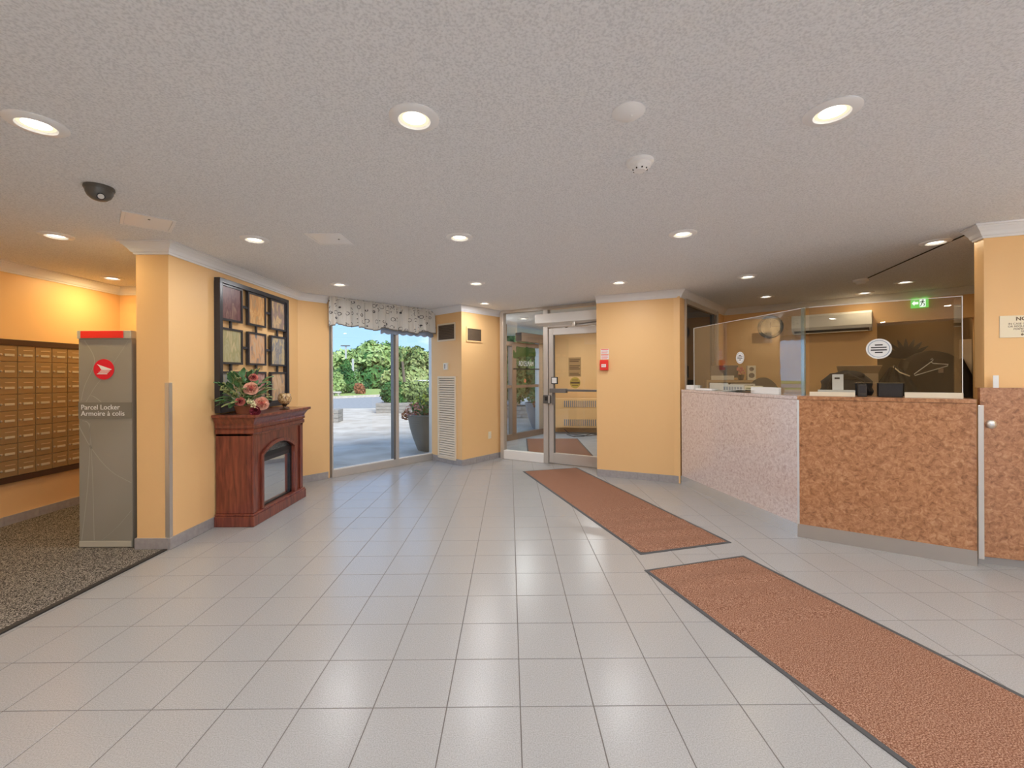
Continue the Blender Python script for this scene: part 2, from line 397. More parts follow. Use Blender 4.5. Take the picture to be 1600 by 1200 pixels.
def wallbox(name, W, th=.12, a0=0, a1=None, z0=0, z1=HC, mat='ochre', off=0, parent=None):
    a1 = W.len if a1 is None else a1
    mb = MB().box(a0, a1, -off, th, z0, z1)
    if parent: return part(name, mb, M[mat], parent)
    return struct(name, mb, M[mat], loc=W.at(0), rz=W.rot)
struct('wall_left', MB().prism([(-3.0, 3.487), (-2.742, 3.487), (-2.742, 5.586), (-2.47, 5.90), (-2.56, 5.99), (-3.0, 5.70)], 0, HC), M['ochre'])
wallbox('wall_mailroom_left', WN, .15)
wallbox('wall_mailroom_back', WNB, .15)
struct('wall_back_left', MB().prism([(-1.32, 7.167), (-.767, 6.649), (-.18, 7.36), (-.36, 7.46), (-1.22, 7.32)], 0, HC), M['ochre'])
gy = WG.y
struct('wall_back_right', MB().prism([WG.P, WG.Q, (2.235, 5.655), (2.15, 5.75), (1.283, 6.2)], 0, HC), M['ochre'])
# office walls
ws0, ws1 = .165, WM.px(1120, 520)[0]
wm = struct('wall_office_left', MB().box(-.02, ws0, 0, .1, 0, HC).box(ws0, ws1, 0, .1, 0, 1.0).box(ws0, ws1, 0, .1, 2.36, HC).box(ws1, WM.len + .1, 0, .1, 0, HC), M['ochre'], loc=WM.at(0), rz=WM.rot)
d0, ztop = WL.px(1370, 505); d1_, ztop2 = WL.px(1522, 496)
wl_ = struct('wall_office_back', MB().box(0, d0, 0, .12, 0, HC).box(d0, d1_, 0, .12, ztop, HC).box(d1_, WL.len, 0, .12, 0, HC), M['ochre'], loc=WL.at(0), rz=WL.rot)
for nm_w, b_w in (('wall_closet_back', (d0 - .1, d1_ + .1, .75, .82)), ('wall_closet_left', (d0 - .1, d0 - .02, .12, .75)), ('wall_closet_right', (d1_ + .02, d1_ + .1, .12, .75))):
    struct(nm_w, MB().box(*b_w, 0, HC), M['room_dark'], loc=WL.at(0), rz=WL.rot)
struct('wall_office_right', MB().prism([(6.2, 4.9), (6.32, 4.9), (5.05, 2.52), (4.9, 2.60)], 0, HC), M['ochre'])
struct('wall_right', MB().box(0, WK.len, 0, .11, 1.27, HC).box(.05, WK.len, .03, .11, 0, 1.27), M['ochre'], loc=WK.at(0), rz=WK.rot)
struct('wall_right_side', MB().box(4.9, 5.05, -.9, 2.6, 0, HC).box(4.9, 5.05, -4.1, -.9, 2.36, HC), M['ochre'])
struct('wall_rear', MB().box(-4.9, 5.05, -4.15, -4.0, 2.36, HC).box(-4.9, .7, -4.15, -4.0, 0, 2.36), M['ochre'])
for nm_w, lc_w, rz_w, n_w, w_w in (('window_added_3', (.7, -4.08, 0), 0, 4, 1.06), ('window_added_4', (4.97, -4.0, 0), PI / 2, 3, 1.03)):  # unseen glazing added to bring more daylight onto the ceiling
    w3 = struct(nm_w, None, loc=lc_w, rz=rz_w); lw_ = n_w * w_w
    part('sill_rail', MB().box(0, lw_, -.05, .05, 0, .1), M['alu'], w3); part('head_rail', MB().box(0, lw_, -.05, .05, 2.3, 2.36), M['alu'], w3)
    for i in range(n_w + 1): part('mullion', MB().box(i * w_w - .025, i * w_w + .025, -.05, .05, .1, 2.3), M['alu'], w3)
    for i in range(n_w): part('pane', MB().box(i * w_w + .025, (i + 1) * w_w - .025, 0, .006, .1, 2.3), M['pane'], w3)
for x_, y_, lab_ in ((4.45, -3.4, 'right rear corner'), (4.45, .6, 'right wall'), (2.6, -3.5, 'rear wall')):  # unseen uplighters added to brighten the lobby ceiling
    t_ = thing('added_floor_lamp', 'added fill light, a bronze uplighter floor lamp unseen behind the camera near the ' + lab_, 'floor lamp', (x_, y_, 0))
    part('base', MB().lathe([(0, 0), (.14, 0), (.14, .02), (.02, .035), (0, .035)], 24), M['bronze'], t_, smooth=True)
    part('pole', MB().tube([(0, 0, .03), (0, 0, 1.72)], .014), M['bronze'], t_)
    part('bowl', MB().lathe([(0, 1.70), (.05, 1.71), (.15, 1.78), (.19, 1.84), (.18, 1.84), (.14, 1.79), (.05, 1.725), (0, 1.72)], 28), M['white'], t_, smooth=True)
    ul = bpy.data.lights.new('uplight_fill', 'AREA'); ul.shape = 'DISK'; ul.size = .26; ul.energy = 38; ul.color = (.88, .95, 1)
    o = bpy.data.objects.new('bulb', ul); C.objects.link(o); o.parent = t_; o.location = (0, 0, 1.82); o.rotation_euler = (PI, 0, 0)
struct('pavement_rear', MB().box(-40, 40, -40, -4.16, -.104, -.005), M['stone'])
struct('pavement_side', MB().box(5.06, 40, -4.16, 2.4, -.104, -.005), M['stone'])
struct('floor_office', MB().prism([(2.3, 5.7), (2.6, 3.8), (3.4, 3.3), (4.9, 2.7), (6.3, 4.9), (3.6, 7.3)], -.1, -.001), M['vest_floor'])
struct('floor_mailroom', MB().box(-4.75, -2.745, -4.05, 5.25, -.1, 0), M['dark'])
# vestibule shell
struct('floor_vestibule', MB().prism([(-.2, 7.33), (1.55, 6.3), (2.15, 5.75), (3.1, 6.9), (3.2, 10.3), (.95, 10.66), (-.22, 9.06)], -.1, -.001), M['vest_floor'])
wallbox('wall_vestibule_back', WR, .12)
struct('wall_vestibule_right', MB().box(2.95, 3.05, 6.85, 10.3, 0, HC), M['ochre'])
struct('wall_vestibule_left', MB().prism([(-.2, 7.46), (-.3, 7.46), (-.34, 9.0), (-.24, 9.0)], 0, HC), M['alu_white'])

# crown mouldings and tiled bases, swept along the walls
def sweep(mb, path, prof, zb, mitre0=0):
    n = len(path); rows = []
    for i, p in enumerate(path):
        ds = []
        if i: ds.append(Vector((p[0] - path[i-1][0], p[1] - path[i-1][1])).normalized())
        if i < n - 1: ds.append(Vector((path[i+1][0] - p[0], path[i+1][1] - p[1])).normalized())
        ns = [Vector((d.y, -d.x)) for d in ds]
        m_ = ns[0] if len(ns) == 1 else (ns[0] + ns[1]) / (1 + ns[0].dot(ns[1]))
        rows.append([(p[0] + m_.x * o, p[1] + m_.y * o, zb + z) for o, z in prof])
    k = len(prof); vs = [v for r in rows for v in r]
    fs = [(i * k + j, (i + 1) * k + j, (i + 1) * k + j + 1, i * k + j + 1) for i in range(n - 1) for j in range(k - 1)]
    fs += [(i * k + k - 1, (i + 1) * k + k - 1, (i + 1) * k, i * k) for i in range(n - 1)]
    fs += [tuple(range(k)), tuple((n - 1) * k + j for j in range(k - 1, -1, -1))]
    return mb.add(vs, fs)
CP = [(-.003, -.092), (.010, -.092), (.014, -.080), (.024, -.074), (.036, -.052), (.056, -.030), (.066, -.022), (.070, -.014), (.082, -.012), (.082, -.001), (-.003, -.001)]
crowns = [[(-3.0, 5.22), (-3.0, 3.487), (-2.742, 3.487), (-2.742, 5.586), (-2.49, 5.877)],
          [(-1.29, 7.14), (-.767, 6.649), (-.205, 7.33)],
          [WG.P, WG.Q, (3.52, 7.25), (6.1, 4.985)],
          [WK.at(0, 0, -.11)[:2], WK.P, WK.Q, (4.9, -4.0)],
          [(-4.69, -4.0), (-4.69, 5.22), (-3.0, 5.22)]]
for i, c in enumerate(crowns):
    struct('trim_%d' % (i + 1), sweep(MB(), c, CP, HC), M['crown'])
def baseboard(name, path):
    o = struct(name, sweep(MB(), path, [(-.003, 0), (.008, 0), (.008, .086), (-.003, .086)], 0), M['grout'])
    for i in range(len(path) - 1):
        W = Wall(path[i], path[i + 1]); k = max(1, round(W.len / .305)); s = W.len / k
        for j in range(k):
            a0 = j * s + .0015 - (.012 if j == 0 and i else 0); a1 = (j + 1) * s - .0015
            mb = MB().box(0, a1 - a0, -.014, -.0005, .001, .09)
            part('base_tile', mb, M['basetile'], o, loc=W.at(a0, 0), rz=W.rot)
baseboard('baseboard_left', [(-3.0, 3.6), (-3.0, 3.487), (-2.742, 3.487), (-2.742, 5.586), (-2.485, 5.883)])
baseboard('baseboard_back_left', [(-1.30, 7.15), (-.767, 6.649), (-.195, 7.34)])
baseboard('baseboard_back_right', [WG.P, WG.Q, WM.at(.03)[:2]])
baseboard('baseboard_mailroom', [(-4.69, 2.2), (-4.69, 5.22), (-3.0, 5.22)])
part('corner_guard', MB().box(-.03, .004, -.005, .0, .09, 1.33).box(.0, .005, -.005, .03, .09, 1.33), M['brushed'], bev=.001, loc=(-2.742, 3.487, 0))
tag(C.objects['corner_guard'], 'thin brushed metal guard on the corner of the yellow pillar beside the parcel locker', 'corner guard')

# ------------------------------------------------------------------ window wall (WC)
wn = struct('window_1', None, loc=WC.at(0), rz=WC.rot); LC = WC.len
a_m = WC.px(617, 600)[0]; ztopw = 2.42
part('sill_rail', MB().box(0, LC, -.05, .05, 0, .105), M['alu'], wn, bev=.004)
part('head_rail', MB().box(0, LC, -.04, .05, 2.37, HC), M['alu'], wn)
part('frame_post', MB().box(0, .018, -.045, .05, .105, 2.37), M['alu'], wn)
part('frame_post', MB().box(LC - .02, LC, -.045, .05, .105, 2.37), M['alu'], wn)
part('mullion', MB().box(a_m - .015, a_m + .035, -.055, .05, .105, 2.37), M['alu'], wn, bev=.003)
part('mullion_shade_strip', MB().box(a_m - .045, a_m - .015, -.035, .04, .105, 2.37), M['alu_dark'], wn)  # dark strip standing in for the shade beside the mullion
part('bead', MB().box(.012, a_m - .045, -.03, -.02, .105, .118).box(a_m + .035, LC - .02, -.03, -.02, .105, .118), M['alu_white'], wn)
part('pane', MB().box(.012, a_m - .045, .0, .006, .105, 2.37), M['pane'], wn)
part('pane', MB().box(a_m + .035, LC - .02, .0, .006, .105, 2.37), M['pane'], wn)
# valance
random.seed(4)
vt = thing('valance', 'gathered grey valance printed with dark rings above the tall window', 'valance', WC.at(0, 2.06), WC.rot)
ph = [random.uniform(0, 6) for _ in range(6)]
def wave(a): return .022 * math.sin(a * 34 + ph[0]) + .014 * math.sin(a * 61 + ph[1]) + .008 * math.sin(a * 113 + ph[2])
def vf(s, t):
    a = -.07 + s * (LC + .06); k = 1 - .55 * t
    zb = .015 * math.sin(a * 17 + 1) + .012 * (1 if math.sin(a * 9) > 0 else -1)
    return (a, -.12 - wave(a) * (1.15 - .5 * t), (1 - t) * zb + t * (HC - 2.06 - .003))
part('fabric', MB().grid(vf, 240, 6), M['valance'], vt, smooth=True, uv=lambda c: (c.x * 1.15, c.z * 1.15))
part('hem', MB().grid(lambda s, t: (lambda p: (p[0], p[1] - .003, p[2] - .008 + .016 * t))(vf(s, 0)), 240, 1), M['locker_band'], vt, smooth=True)
part('rod', MB().tube([(0, -.11, HC - 2.06 - .02), (LC, -.11, HC - 2.06 - .02)], .01), M['white'], vt)
def scal(s, t):
    a = .72 + s * (LC - .74); z = -.045 - .022 * abs(math.sin(a * 24)); return (a, -.075 + .004 * math.sin(a * 24), z + t * .13)
part('lining', MB().grid(scal, 90, 2), M['lining'], vt, smooth=True, label='grey-blue scalloped lining showing below the valance')

# ------------------------------------------------------------------ column between window and door: grilles, thermostat, louvre
def grille(name, label, W, u0, v0, u1, v1, n, fw=.025, mat='cream_wall', slat='bronze', depth=.012):
    a0, zt = W.px(u0, v0); a1, _ = W.px(u1, v0); _, zb = W.px((u0 + u1) / 2, v1)
    wd, h = a1 - a0, zt - zb
    t_ = thing(name, label, 'vent', W.at(a0, zb), W.rot)
    part('frame', MB().box(0, wd, -depth, 0, 0, fw).box(0, wd, -depth, 0, h - fw, h).box(0, fw, -depth, 0, fw, h - fw).box(wd - fw, wd, -depth, 0, fw, h - fw), M[mat], t_, bev=.002)
    part('backing', MB().box(fw, wd - fw, -.002, 0, fw, h - fw), M['dark'], t_)
    p = (h - 2 * fw) / n; me = MB().add([(fw, -depth + .001, 0), (wd - fw, -depth + .001, 0), (wd - fw, -.003, p * .75), (fw, -.003, p * .75), (fw, -depth + .003, -.0015), (wd - fw, -depth + .003, -.0015), (wd - fw, -.001, p * .7), (fw, -.001, p * .7)],
        [(0, 1, 2, 3), (7, 6, 5, 4), (0, 4, 5, 1), (2, 6, 7, 3), (0, 3, 7, 4), (1, 5, 6, 2)]).mesh('slat', M[slat])
    for i in range(n): link('slat', me, t_, (0, 0, fw + p * (i + .12)))
    return t_
pr('slat_bronze', (.16, .11, .07), .45, metal=.2)
grille('vent_grille', 'cream-framed air grille high on the narrow column face next to the window', WD, 684, 507, 712, 533, 9, slat='slat_bronze')
grille('vent_grille', 'air grille high on the wider yellow column face beside the entrance', WE, 728, 510, 753, 535, 9, mat='ochre', slat='slat_bronze')
a0, zt = WD.px(685, 588); a1, zb = WD.px(713, 715)
lv = grille('louvred_access_panel', 'tall cream louvred access panel low on the column face by the window', WD, 685, 588, 713, 717, 34, fw=.03, mat='cream_wall', slat='cream_wall', depth=.02)
lv['category'] = 'louvre panel'
a, z = WD.px(699, 573)
th = thing('thermostat', 'small beige thermostat above the louvred panel on the column', 'thermostat', WD.at(a, z - .05), WD.rot)
part('back_plate', MB().box(-.10, .03, -.006, 0, 0, .11), M['plate_cream'], th, bev=.002)
part('body', MB().box(-.035, .02, -.035, -.006, .008, .1), M['white'], th, bev=.006)
part('dial', MB().box(-.03, -.01, -.037, -.035, .02, .09), M['bronze'], th)
a, z = WE.px(765, 680)
ot = thing('outlet', 'white wall outlet low on the yellow column face beside the entrance', 'outlet', WE.at(a, z - .055), WE.rot)
part('cover_plate', MB().box(-.035, .035, -.006, 0, 0, .115), M['plate_cream'], ot, bev=.002)
part('socket', MB().box(-.016, .016, -.008, -.006, .018, .05), M['cream'], ot, bev=.003); part('socket', MB().box(-.016, .016, -.008, -.006, .065, .097), M['cream'], ot, bev=.003)

# ------------------------------------------------------------------ entrance screen (WF): fixed glass, post, door
dd = struct('door_1', None, loc=WF.at(0), rz=WF.rot)
LF = WF.len
p0 = WF.px(789, 600)[0]; p1 = WF.px(851, 600)[0]; p2 = WF.px(856.5, 600)[0]; q1 = WF.px(862, 600)[0]
part('frame_post', MB().box(0, p0, -.05, .05, 0, HC), M['alu'], dd, bev=.004)
part('frame_post', MB().box(p1, p2 + .02, -.05, .05, 0, HC), M['alu'], dd, bev=.004)
part('frame_post', MB().box(LF - .07, LF, -.05, .05, 0, HC), M['alu'], dd)
part('head_rail', MB().box(p0, LF - .07, -.05, .05, 2.40, HC), M['alu'], dd)
part('sill_rail', MB().box(p0, p1, -.05, .05, 0, .14), M['alu_white'], dd, bev=.004)
part('pane', MB().box(p0, p1, 0, .006, .14, 2.40), M['pane'], dd)
part('transom_pane', MB().box(p2 + .02, LF - .07, 0, .006, 2.2, 2.40), M['pane'], dd)
part('door_header', MB().box(p2 + .02, LF - .07, -.05, .05, 2.12, 2.2), M['alu_white'], dd)
dl = struct('door_2', None, loc=WF.at(0), rz=WF.rot)
d0_, d1x = p2 + .03, LF - .08; st = WF.px(866, 600)[0]
part('stile', MB().box(d0_, st, -.035, .02, .015, 2.10), M['alu'], dl, bev=.003)
part('edge_gasket', MB().box(st, st + .012, -.02, .01, .17, 2.0), M['alu_dark'], dl)
part('stile', MB().box(d1x - .09, d1x, -.035, .02, .015, 2.10), M['alu'], dl, bev=.003)
part('bottom_rail', MB().box(st, d1x - .09, -.035, .02, .015, .17), M['alu'], dl, bev=.003)
part('top_rail', MB().box(st, d1x - .09, -.035, .02, 2.0, 2.10), M['alu_white'], dl, bev=.003)
part('pane', MB().box(st + .012, d1x - .09, -.010, -.004, .17, 2.0), M['pane'], dl)
zb_ = WF.px(880, 610)[1]
part('panic_bar', MB().box(st - .03, st + .24, -.115, -.035, zb_ - .035, zb_ + .03).box(st + .24, d1x, -.09, -.055, zb_ - .012, zb_ + .02), M['alu_dark'], dl, bev=.004)
part('pull_plate', MB().box(st - .01, st + .035, -.06, -.035, zb_ - .22, zb_ - .035), M['alu_dark'], dl, bev=.003)
opr = thing('door_operator', 'long white automatic door opener box above the glass entrance door', 'door opener', WF.at(p1 - .07, 2.145), WF.rot)
ow = LF - p1 + .02
part('housing', MB().add([(0, -.19, 0.03), (ow, -.19, 0.03), (ow, -.052, 0), (0, -.052, 0), (0, -.19, .17), (ow, -.19, .17), (ow, -.052, .17), (0, -.052, .17)], [(0,3,2,1),(4,5,6,7),(0,1,5,4),(1,2,6,5),(2,3,7,6),(3,0,4,7)]), M['white'], opr, bev=.006)
ar0 = WF.px(902, 507)[0] - p1 + .07
part('arm', MB().tube([(ar0, -.10, -.01), (ar0 + .12, -.20, -.02), (ar0 + .36, -.16, .0), (ar0 + .44, -.13, .04)], .009), M['alu_dark'], opr, smooth=True)
part('pivot', MB().lathe([(0, -.03), (.028, -.03), (.034, .0), (.03, .04), (0, .04)], 16, (ar0, -.12, -.01)), M['brushed'], opr, smooth=True)
a, z = WF.px(857.5, 623.5)
rd = thing('card_reader', 'dark card reader with black square pad on the entrance door post', 'card reader', WF.at(a, z, .05), WF.rot)
part('body', MB().box(-.065, .06, -.03, 0, -.065, .065), M['grey_dome'], rd, bev=.006)
part('pad', MB().box(-.03, .018, -.033, -.03, -.02, .04), M['black'], rd); part('side_trim', MB().box(.03, .055, -.034, -.03, -.06, .06), M['alu'], rd)
a, z = WF.px(869, 594.5)
rx = thing('push_plate', 'small white square plate in a black frame on the glass door stile', 'push plate', WF.at(a, z, .0405), WF.rot)
part('rim', MB().box(-.055, .05, -.022, 0, -.055, .055), M['black'], rx, bev=.004); part('button', MB().box(-.043, .038, -.026, -.022, -.043, .043), M['white'], rx, bev=.003)
a, z = WF.px(899, 573.5); a2, z2 = WF.px(899, 598)
nb = thing('door_notice', 'square amber notice stuck on the glass of the entrance door', 'notice', WF.at(a, z, .012), WF.rot)
part('sheet', MB().box(-.105, .095, -.001, 0, -.145, .145), M['sticker_dark'], nb)
ln = MB()
for i, q in enumerate((.11, .085, .02, -.005, -.03, -.095, -.12)): ln.box(-.09, .08 - .02 * (i % 2), -.002, -.001, q - .006, q + .006)
part('print', ln, M['ink_brown'], nb)
nr = thing('round_sticker', 'round gold sticker below the square notice on the entrance door', 'sticker', WF.at(a2, z2, .012), WF.rot)
part('disc', MB().lathe([(0, 0), (.085, 0), (.085, .001), (0, .001)], 28, ax='y'), M['gold_film'], nr)
part('print', MB().box(-.075, .075, -.003, -.0015, -.014, .014).box(-.05, .05, -.003, -.0015, -.045, -.035).box(-.05, .05, -.003, -.0015, .035, .045), M['ink_brown'], nr)
# outer doors of the vestibule
od = struct('door_3', None, loc=WO.at(0), rz=WO.rot); LO = WO.len
us = [WO.px(u, 600)[0] for u in (789.5, 797, 803.5, 839, 845, 850)]
b1 = us[0]; m1, m2 = us[1], us[2]; r1 = us[3]; r2 = us[4]
part('sill_rail', MB().box(b1 - .1, LO, -.05, .05, 0, .13), M['bronze'], od, bev=.004)
part('frame_post', MB().box(b1 - .12, b1, -.05, .05, 0, HC), M['bronze'], od)
part('frame_post', MB().box(m1, m2, -.06, .05, .13, 2.03), M['bronze'], od, bev=.004)
part('frame_post', MB().box(r1, r2, -.06, .05, .13, 2.25), M['alu'], od, bev=.004)
part('frame_post', MB().box(LO - .09, LO, -.05, .05, .13, HC), M['alu'], od)
part('head_rail', MB().box(b1, LO - .09, -.05, .05, 2.0, 2.09), M['bronze'], od, bev=.004)
zm = WO.px(800, 604)[1]
part('mid_rail', MB().box(b1, r1, -.04, .04, zm - .03, zm + .03), M['bronze'], od)
for x0, x1 in ((b1, m1), (m2, r1), (r2, LO - .09)): part('pane', MB().box(x0, x1, 0, .006, .13, 2.0), M['pane'], od)
part('transom_pane', MB().box(b1, LO - .09, 0, .006, 2.09, 2.44), M['pane'], od)
ob = thing('door_operator', 'brown opener box above the outer doors of the vestibule', 'door opener', WO.at(WO.px(803, 528)[0], 2.10, .05), WO.rot)
part('housing', MB().box(0, 1.2, -.16, 0, 0, .19), M['bronze'], ob, bev=.006); part('end_cap', MB().box(-.012, 0, -.15, 0, .01, .18), M['dark'], ob)
# leaf banner and mirrored lettering on the outer door
lz = WO.px(815, 552)[1]; la0 = WO.px(798, 553)[0]; la1 = WO.px(833, 553)[0]
random.seed(2); up = []; k = 26
for i in range(k + 1):
    s = i / k; a = la0 + (la1 - la0) * s
    up.append((a, lz + (.11 if .15 < s < .98 else .02) + random.uniform(-.02, .035)))
lo = [(p[0], lz - .11 + .05 * (i / k) + random.uniform(-.02, .02)) for i, p in enumerate(up)][::-1]
lb = thing('leaf_decal', 'dark green leaf decal on the glass of the outer vestibule door', 'decal', WO.at(0, 0, .02), WO.rot)
part('film', MB().plate(lo[::-1] + up[::-1], -.051, -.049), M['leaf_film'], lb)
ta = (la0 + la1) / 2 + .05
part('lettering', text('MAPLEDOR', .15, ta, lz - .235, -.05, mirror=True, sx=.75), M['paper'], lb, label='white lettering seen from behind, reading backwards')
part('underline', MB().box(la0, la1 + .15, -.051, -.049, lz - .36, lz - .335), M['black'], lb)
a, z = WO.px(819, 595)
st_ = thing('door_sticker', 'small orange sticker on the outer vestibule door', 'sticker', WO.at(a, z, .02), WO.rot)
part('disc', MB().lathe([(0, 0), (.05, 0), (.05, .002), (0, .002)], 20, ax='y'), M['gold_film'], st_); part('print', MB().box(-.03, .03, -.005, -.003, -.03, .03), M['petal_coral'], st_)
# radiator
ra = thing('radiator_cabinet', 'long yellow wall radiator cover with two slatted grilles in the vestibule', 'radiator', (1.0, 10.2, .15), -.10)
part('casing', MB().box(0, 1.62, 0, .28, 0, .68), M['ochre'], ra, bev=.006)
for zc in (.045, .48):
    part('grille_recess', MB().box(.19, 1.58, -.004, 0, zc, zc + .15), M['radiator_gap'], ra)
    sl = MB()
    for i in range(30): sl.box(.19 + i * .047, .19 + i * .047 + .024, -.014, -.003, zc, zc + .15)
    part('grille_slats', sl, M['ochre'], ra)
cb = MB(); cb.tube([(1.25, 10.0, .02), (1.35, 9.7, .012), (1.6, 9.75, .012), (1.8, 10.0, .03), (2.1, 9.75, .012), (2.25, 10.0, .1)], .008)
cb.tube([(1.2, 10.05, .13), (1.3, 9.85, .04), (1.7, 9.8, .012), (2.0, 9.95, .02), (2.2, 9.6, .012)], .007)
tag(part('cable', cb, M['black'], smooth=True), 'loose black cables on the floor under the vestibule radiator', 'cable')
# fire alarm station and cards on WG
a, z = WG.px(944.5, 570.5)
fa = thing('fire_alarm_pull', 'red fire alarm pull station on the yellow wall right of the entrance', 'fire alarm', WG.at(a, z), WG.rot)
part('box', MB().box(-.055, .055, -.045, 0, -.07, .07), M['red'], fa, bev=.006)
part('handle', MB().box(-.032, .032, -.055, -.045, -.03, .012), M['white'], fa, bev=.003); part('lettering', text('PULL', .022, 0, -.01, -.0555), M['red'], fa)
for (u, v, l, nm) in ((945, 549, 'upper of two small white and red instruction cards above the fire alarm', 'upper'), (945, 557.5, 'lower of two small white and red instruction cards above the fire alarm', 'lower')):
    a, z = WG.px(u, v); t_ = thing('instruction_card', l, 'card', WG.at(a, z), WG.rot, 'cards above the fire alarm')
    part('card', MB().box(-.055, .055, -.003, 0, -.034, .034), M['paper'], t_)
    part('print', MB().box(-.05, .05, -.004, -.003, .02, .03).box(-.045, .04, -.004, -.003, .003, .007).box(-.045, .045, -.004, -.003, -.012, -.008).box(-.045, .03, -.004, -.003, -.025, -.021), M['red'], t_)

# ------------------------------------------------------------------ mats and carpet
def mat_(label, P, Q, length, ripple, name='entrance_mat', dirv=None):
    W = Wall(P, Q); wd = W.len
    t_ = thing(name, label, 'mat', (P[0], P[1], .0005), W.rot)
    part('rubber_border', MB().box(-.002, wd + .002, -length - .002, .002, 0, .004), M['rubber'], t_, bev=.001)
    b = .022
    def f(s, t):
        x = b + s * (wd - 2 * b); y = -b - t * (length - 2 * b)
        z = .0095 + ripple * (.5 + .5 * math.sin(-y * 26 + math.sin(x * 5) * .8)) * max(0, 1 - abs((ripple_c - (-y)) / .75))
        e = min(s, 1 - s, t, 1 - t)
        return (x, y, z if e > 0 else .004)
    ripple_c = RC
    part('pile', MB().grid(f, 24, 150), M['mat_brown'], t_, smooth=True)
    return t_
RC = 2.6
mat_('brown runner mat leading from the entrance door past the counter, rippled at its near end', (.149, 6.24), (.955, 6.47), 3.02, .022)
RC = .25
mat_('nearest brown runner mat, running out of the picture at lower right', (.925, 3.065), (1.745, 3.305), 3.0, .012)
RC = -9
mat_('brown mat on the vestibule floor beyond the glass door', (.30, 9.45), (1.41, 9.43), 2.42, 0)
cpt = thing('mailroom_carpet', 'dark grey speckled carpet in front of the mailboxes', 'carpet', (-2.742, 0, 0))
part('pile', MB().prism([(-1.945, -4), (-.035, -4), (-.035, 3.46), (-.262, 3.46), (-.262, 5.2), (-1.945, 5.2)], .0005, .009), M['carpet'], cpt)
part('edge_strip', MB().box(-.035, .0, -4, 3.465, .0005, .011), M['carpet_edge'], cpt, bev=.002)

# ------------------------------------------------------------------ parcel locker and mailboxes
pl_ = thing('parcel_locker', 'tall grey parcel locker with red top band and round red emblem beside the yellow pillar', 'parcel locker', (-3.475, 3.50, .009))
pw = .425
part('body', MB().box(0, pw, 0, .62, .0, 1.675), M['locker'], pl_, bev=.004)
part('base_panel', MB().box(.003, pw - .003, -.006, .0, .008, .055), M['locker_trim'], pl_, bev=.002)
part('text_band', MB().box(0, pw, -.003, 0, 1.035, 1.165), M['locker_band'], pl_)
part('top_housing', MB().box(-.004, pw + .004, -.01, .62, 1.675, 1.74), M['locker_trim'], pl_, bev=.004)
part('red_band', MB().box(.03, pw - .055, -.016, -.01, 1.68, 1.737), M['red'], pl_, bev=.002)
for P_ in ([(.02, .06), (.07, .5), (.09, .95), (.03, 1.02)], [(0, .98), (.10, .80), (.25, .62), (.42, .52)], [(.18, .06), (.30, .16), (.42, .30)], [(.06, 1.17), (.14, 1.30), (.26, 1.45), (.40, 1.66)], [(.05, 1.66), (.13, 1.5), (.05, 1.30), (.02, 1.18)], [(.02, 1.18), (.10, 1.22), (.18, 1.17)], [(.12, .06), (.11, .55), (.09, 1.0)]):
    cu_ = []
    for i in range(len(P_) - 1):
        p0_, p1_, p2_, p3_ = P_[max(0, i - 1)], P_[i], P_[i + 1], P_[min(len(P_) - 1, i + 2)]
        for k in range(6):
            t = k / 6; cu_.append(tuple(.5 * (2 * p1_[q] + (p2_[q] - p0_[q]) * t + (2 * p0_[q] - 5 * p1_[q] + 4 * p2_[q] - p3_[q]) * t * t + (3 * p1_[q] - p0_[q] - 3 * p2_[q] + p3_[q]) * t ** 3) for q in (0, 1)))
    cu_.append(P_[-1]); am0 = MB()
    cu_ = [(min(max(x, .002), pw - .002), z) for x, z in cu_]
    am0.grid(lambda s, t: (cu_[round(t * (len(cu_) - 1))][0] + (s - .5) * .006, -.0012, cu_[round(t * (len(cu_) - 1))][1] + (s - .5) * .003), 1, len(cu_) - 1)
    part('printed_arc', am0, M['locker_arc'], pl_)
ex, ez = .205, 1.43
part('emblem_disc', MB().lathe([(0, .001), (.082, .001), (.082, .004), (0, .004)], 36, (ex, 0, ez), 'y'), M['red_logo'], pl_)
wg = MB()
for P_ in ([(-.64, .5), (-.42, .28), (-.27, .02), (-.2, -.07), (.70, -.07), (.8, .0)], [(-.3, -.13), (-.38, -.20), (.55, -.20), (.63, -.13)], [(-.45, -.26), (-.52, -.33), (.44, -.33), (.49, -.26)], [(-.55, -.39), (-.68, -.48), (.32, -.48), (.38, -.39)]):
    wg.plate([(ex + x * .082, ez + z * .082) for x, z in P_], -.0055, -.004)
part('emblem_wing', wg, M['paper'], pl_)
for s_, z_ in (('Parcel Locker', 1.125), ('Armoire à colis', 1.075)):
    part('lettering', text(s_, .056, .02, z_, -.0035, align='LEFT'), M['paper'], pl_)
# mailboxes on WN
mbx = thing('mailbox_bank', 'wall bank of bronze apartment mailboxes in a dark wooden surround', 'mailboxes', WN.at(0, 0), WN.rot)
a_r0 = WN.px(28, 600, .04)[0]; cw = .1515; rh = .1535
zt = WN.px(28, 540, .04)[1]; zb0 = WN.px(28, 743, .04)[1]; rh = (zt - zb0) / 8
cw = (WN.px(106, 600, .04)[0] - a_r0) / 3
A0, A1 = a_r0 - 4 * cw, a_r0 + 6 * cw
bo = .055
part('surround', MB().box(A0 - bo, A1 + bo, -.045, 0, zt, zt + bo).box(A0 - bo, A1 + bo, -.045, 0, zb0 - bo, zb0).box(A0 - bo, A0, -.045, 0, zb0, zt).box(A1, A1 + bo, -.045, 0, zb0, zt), M['wood_dark'], mbx, bev=.003)
part('cabinet', MB().box(A0, A1, -.02, 0, zb0, zt), M['bronze_edge'], mbx)
g = .0028
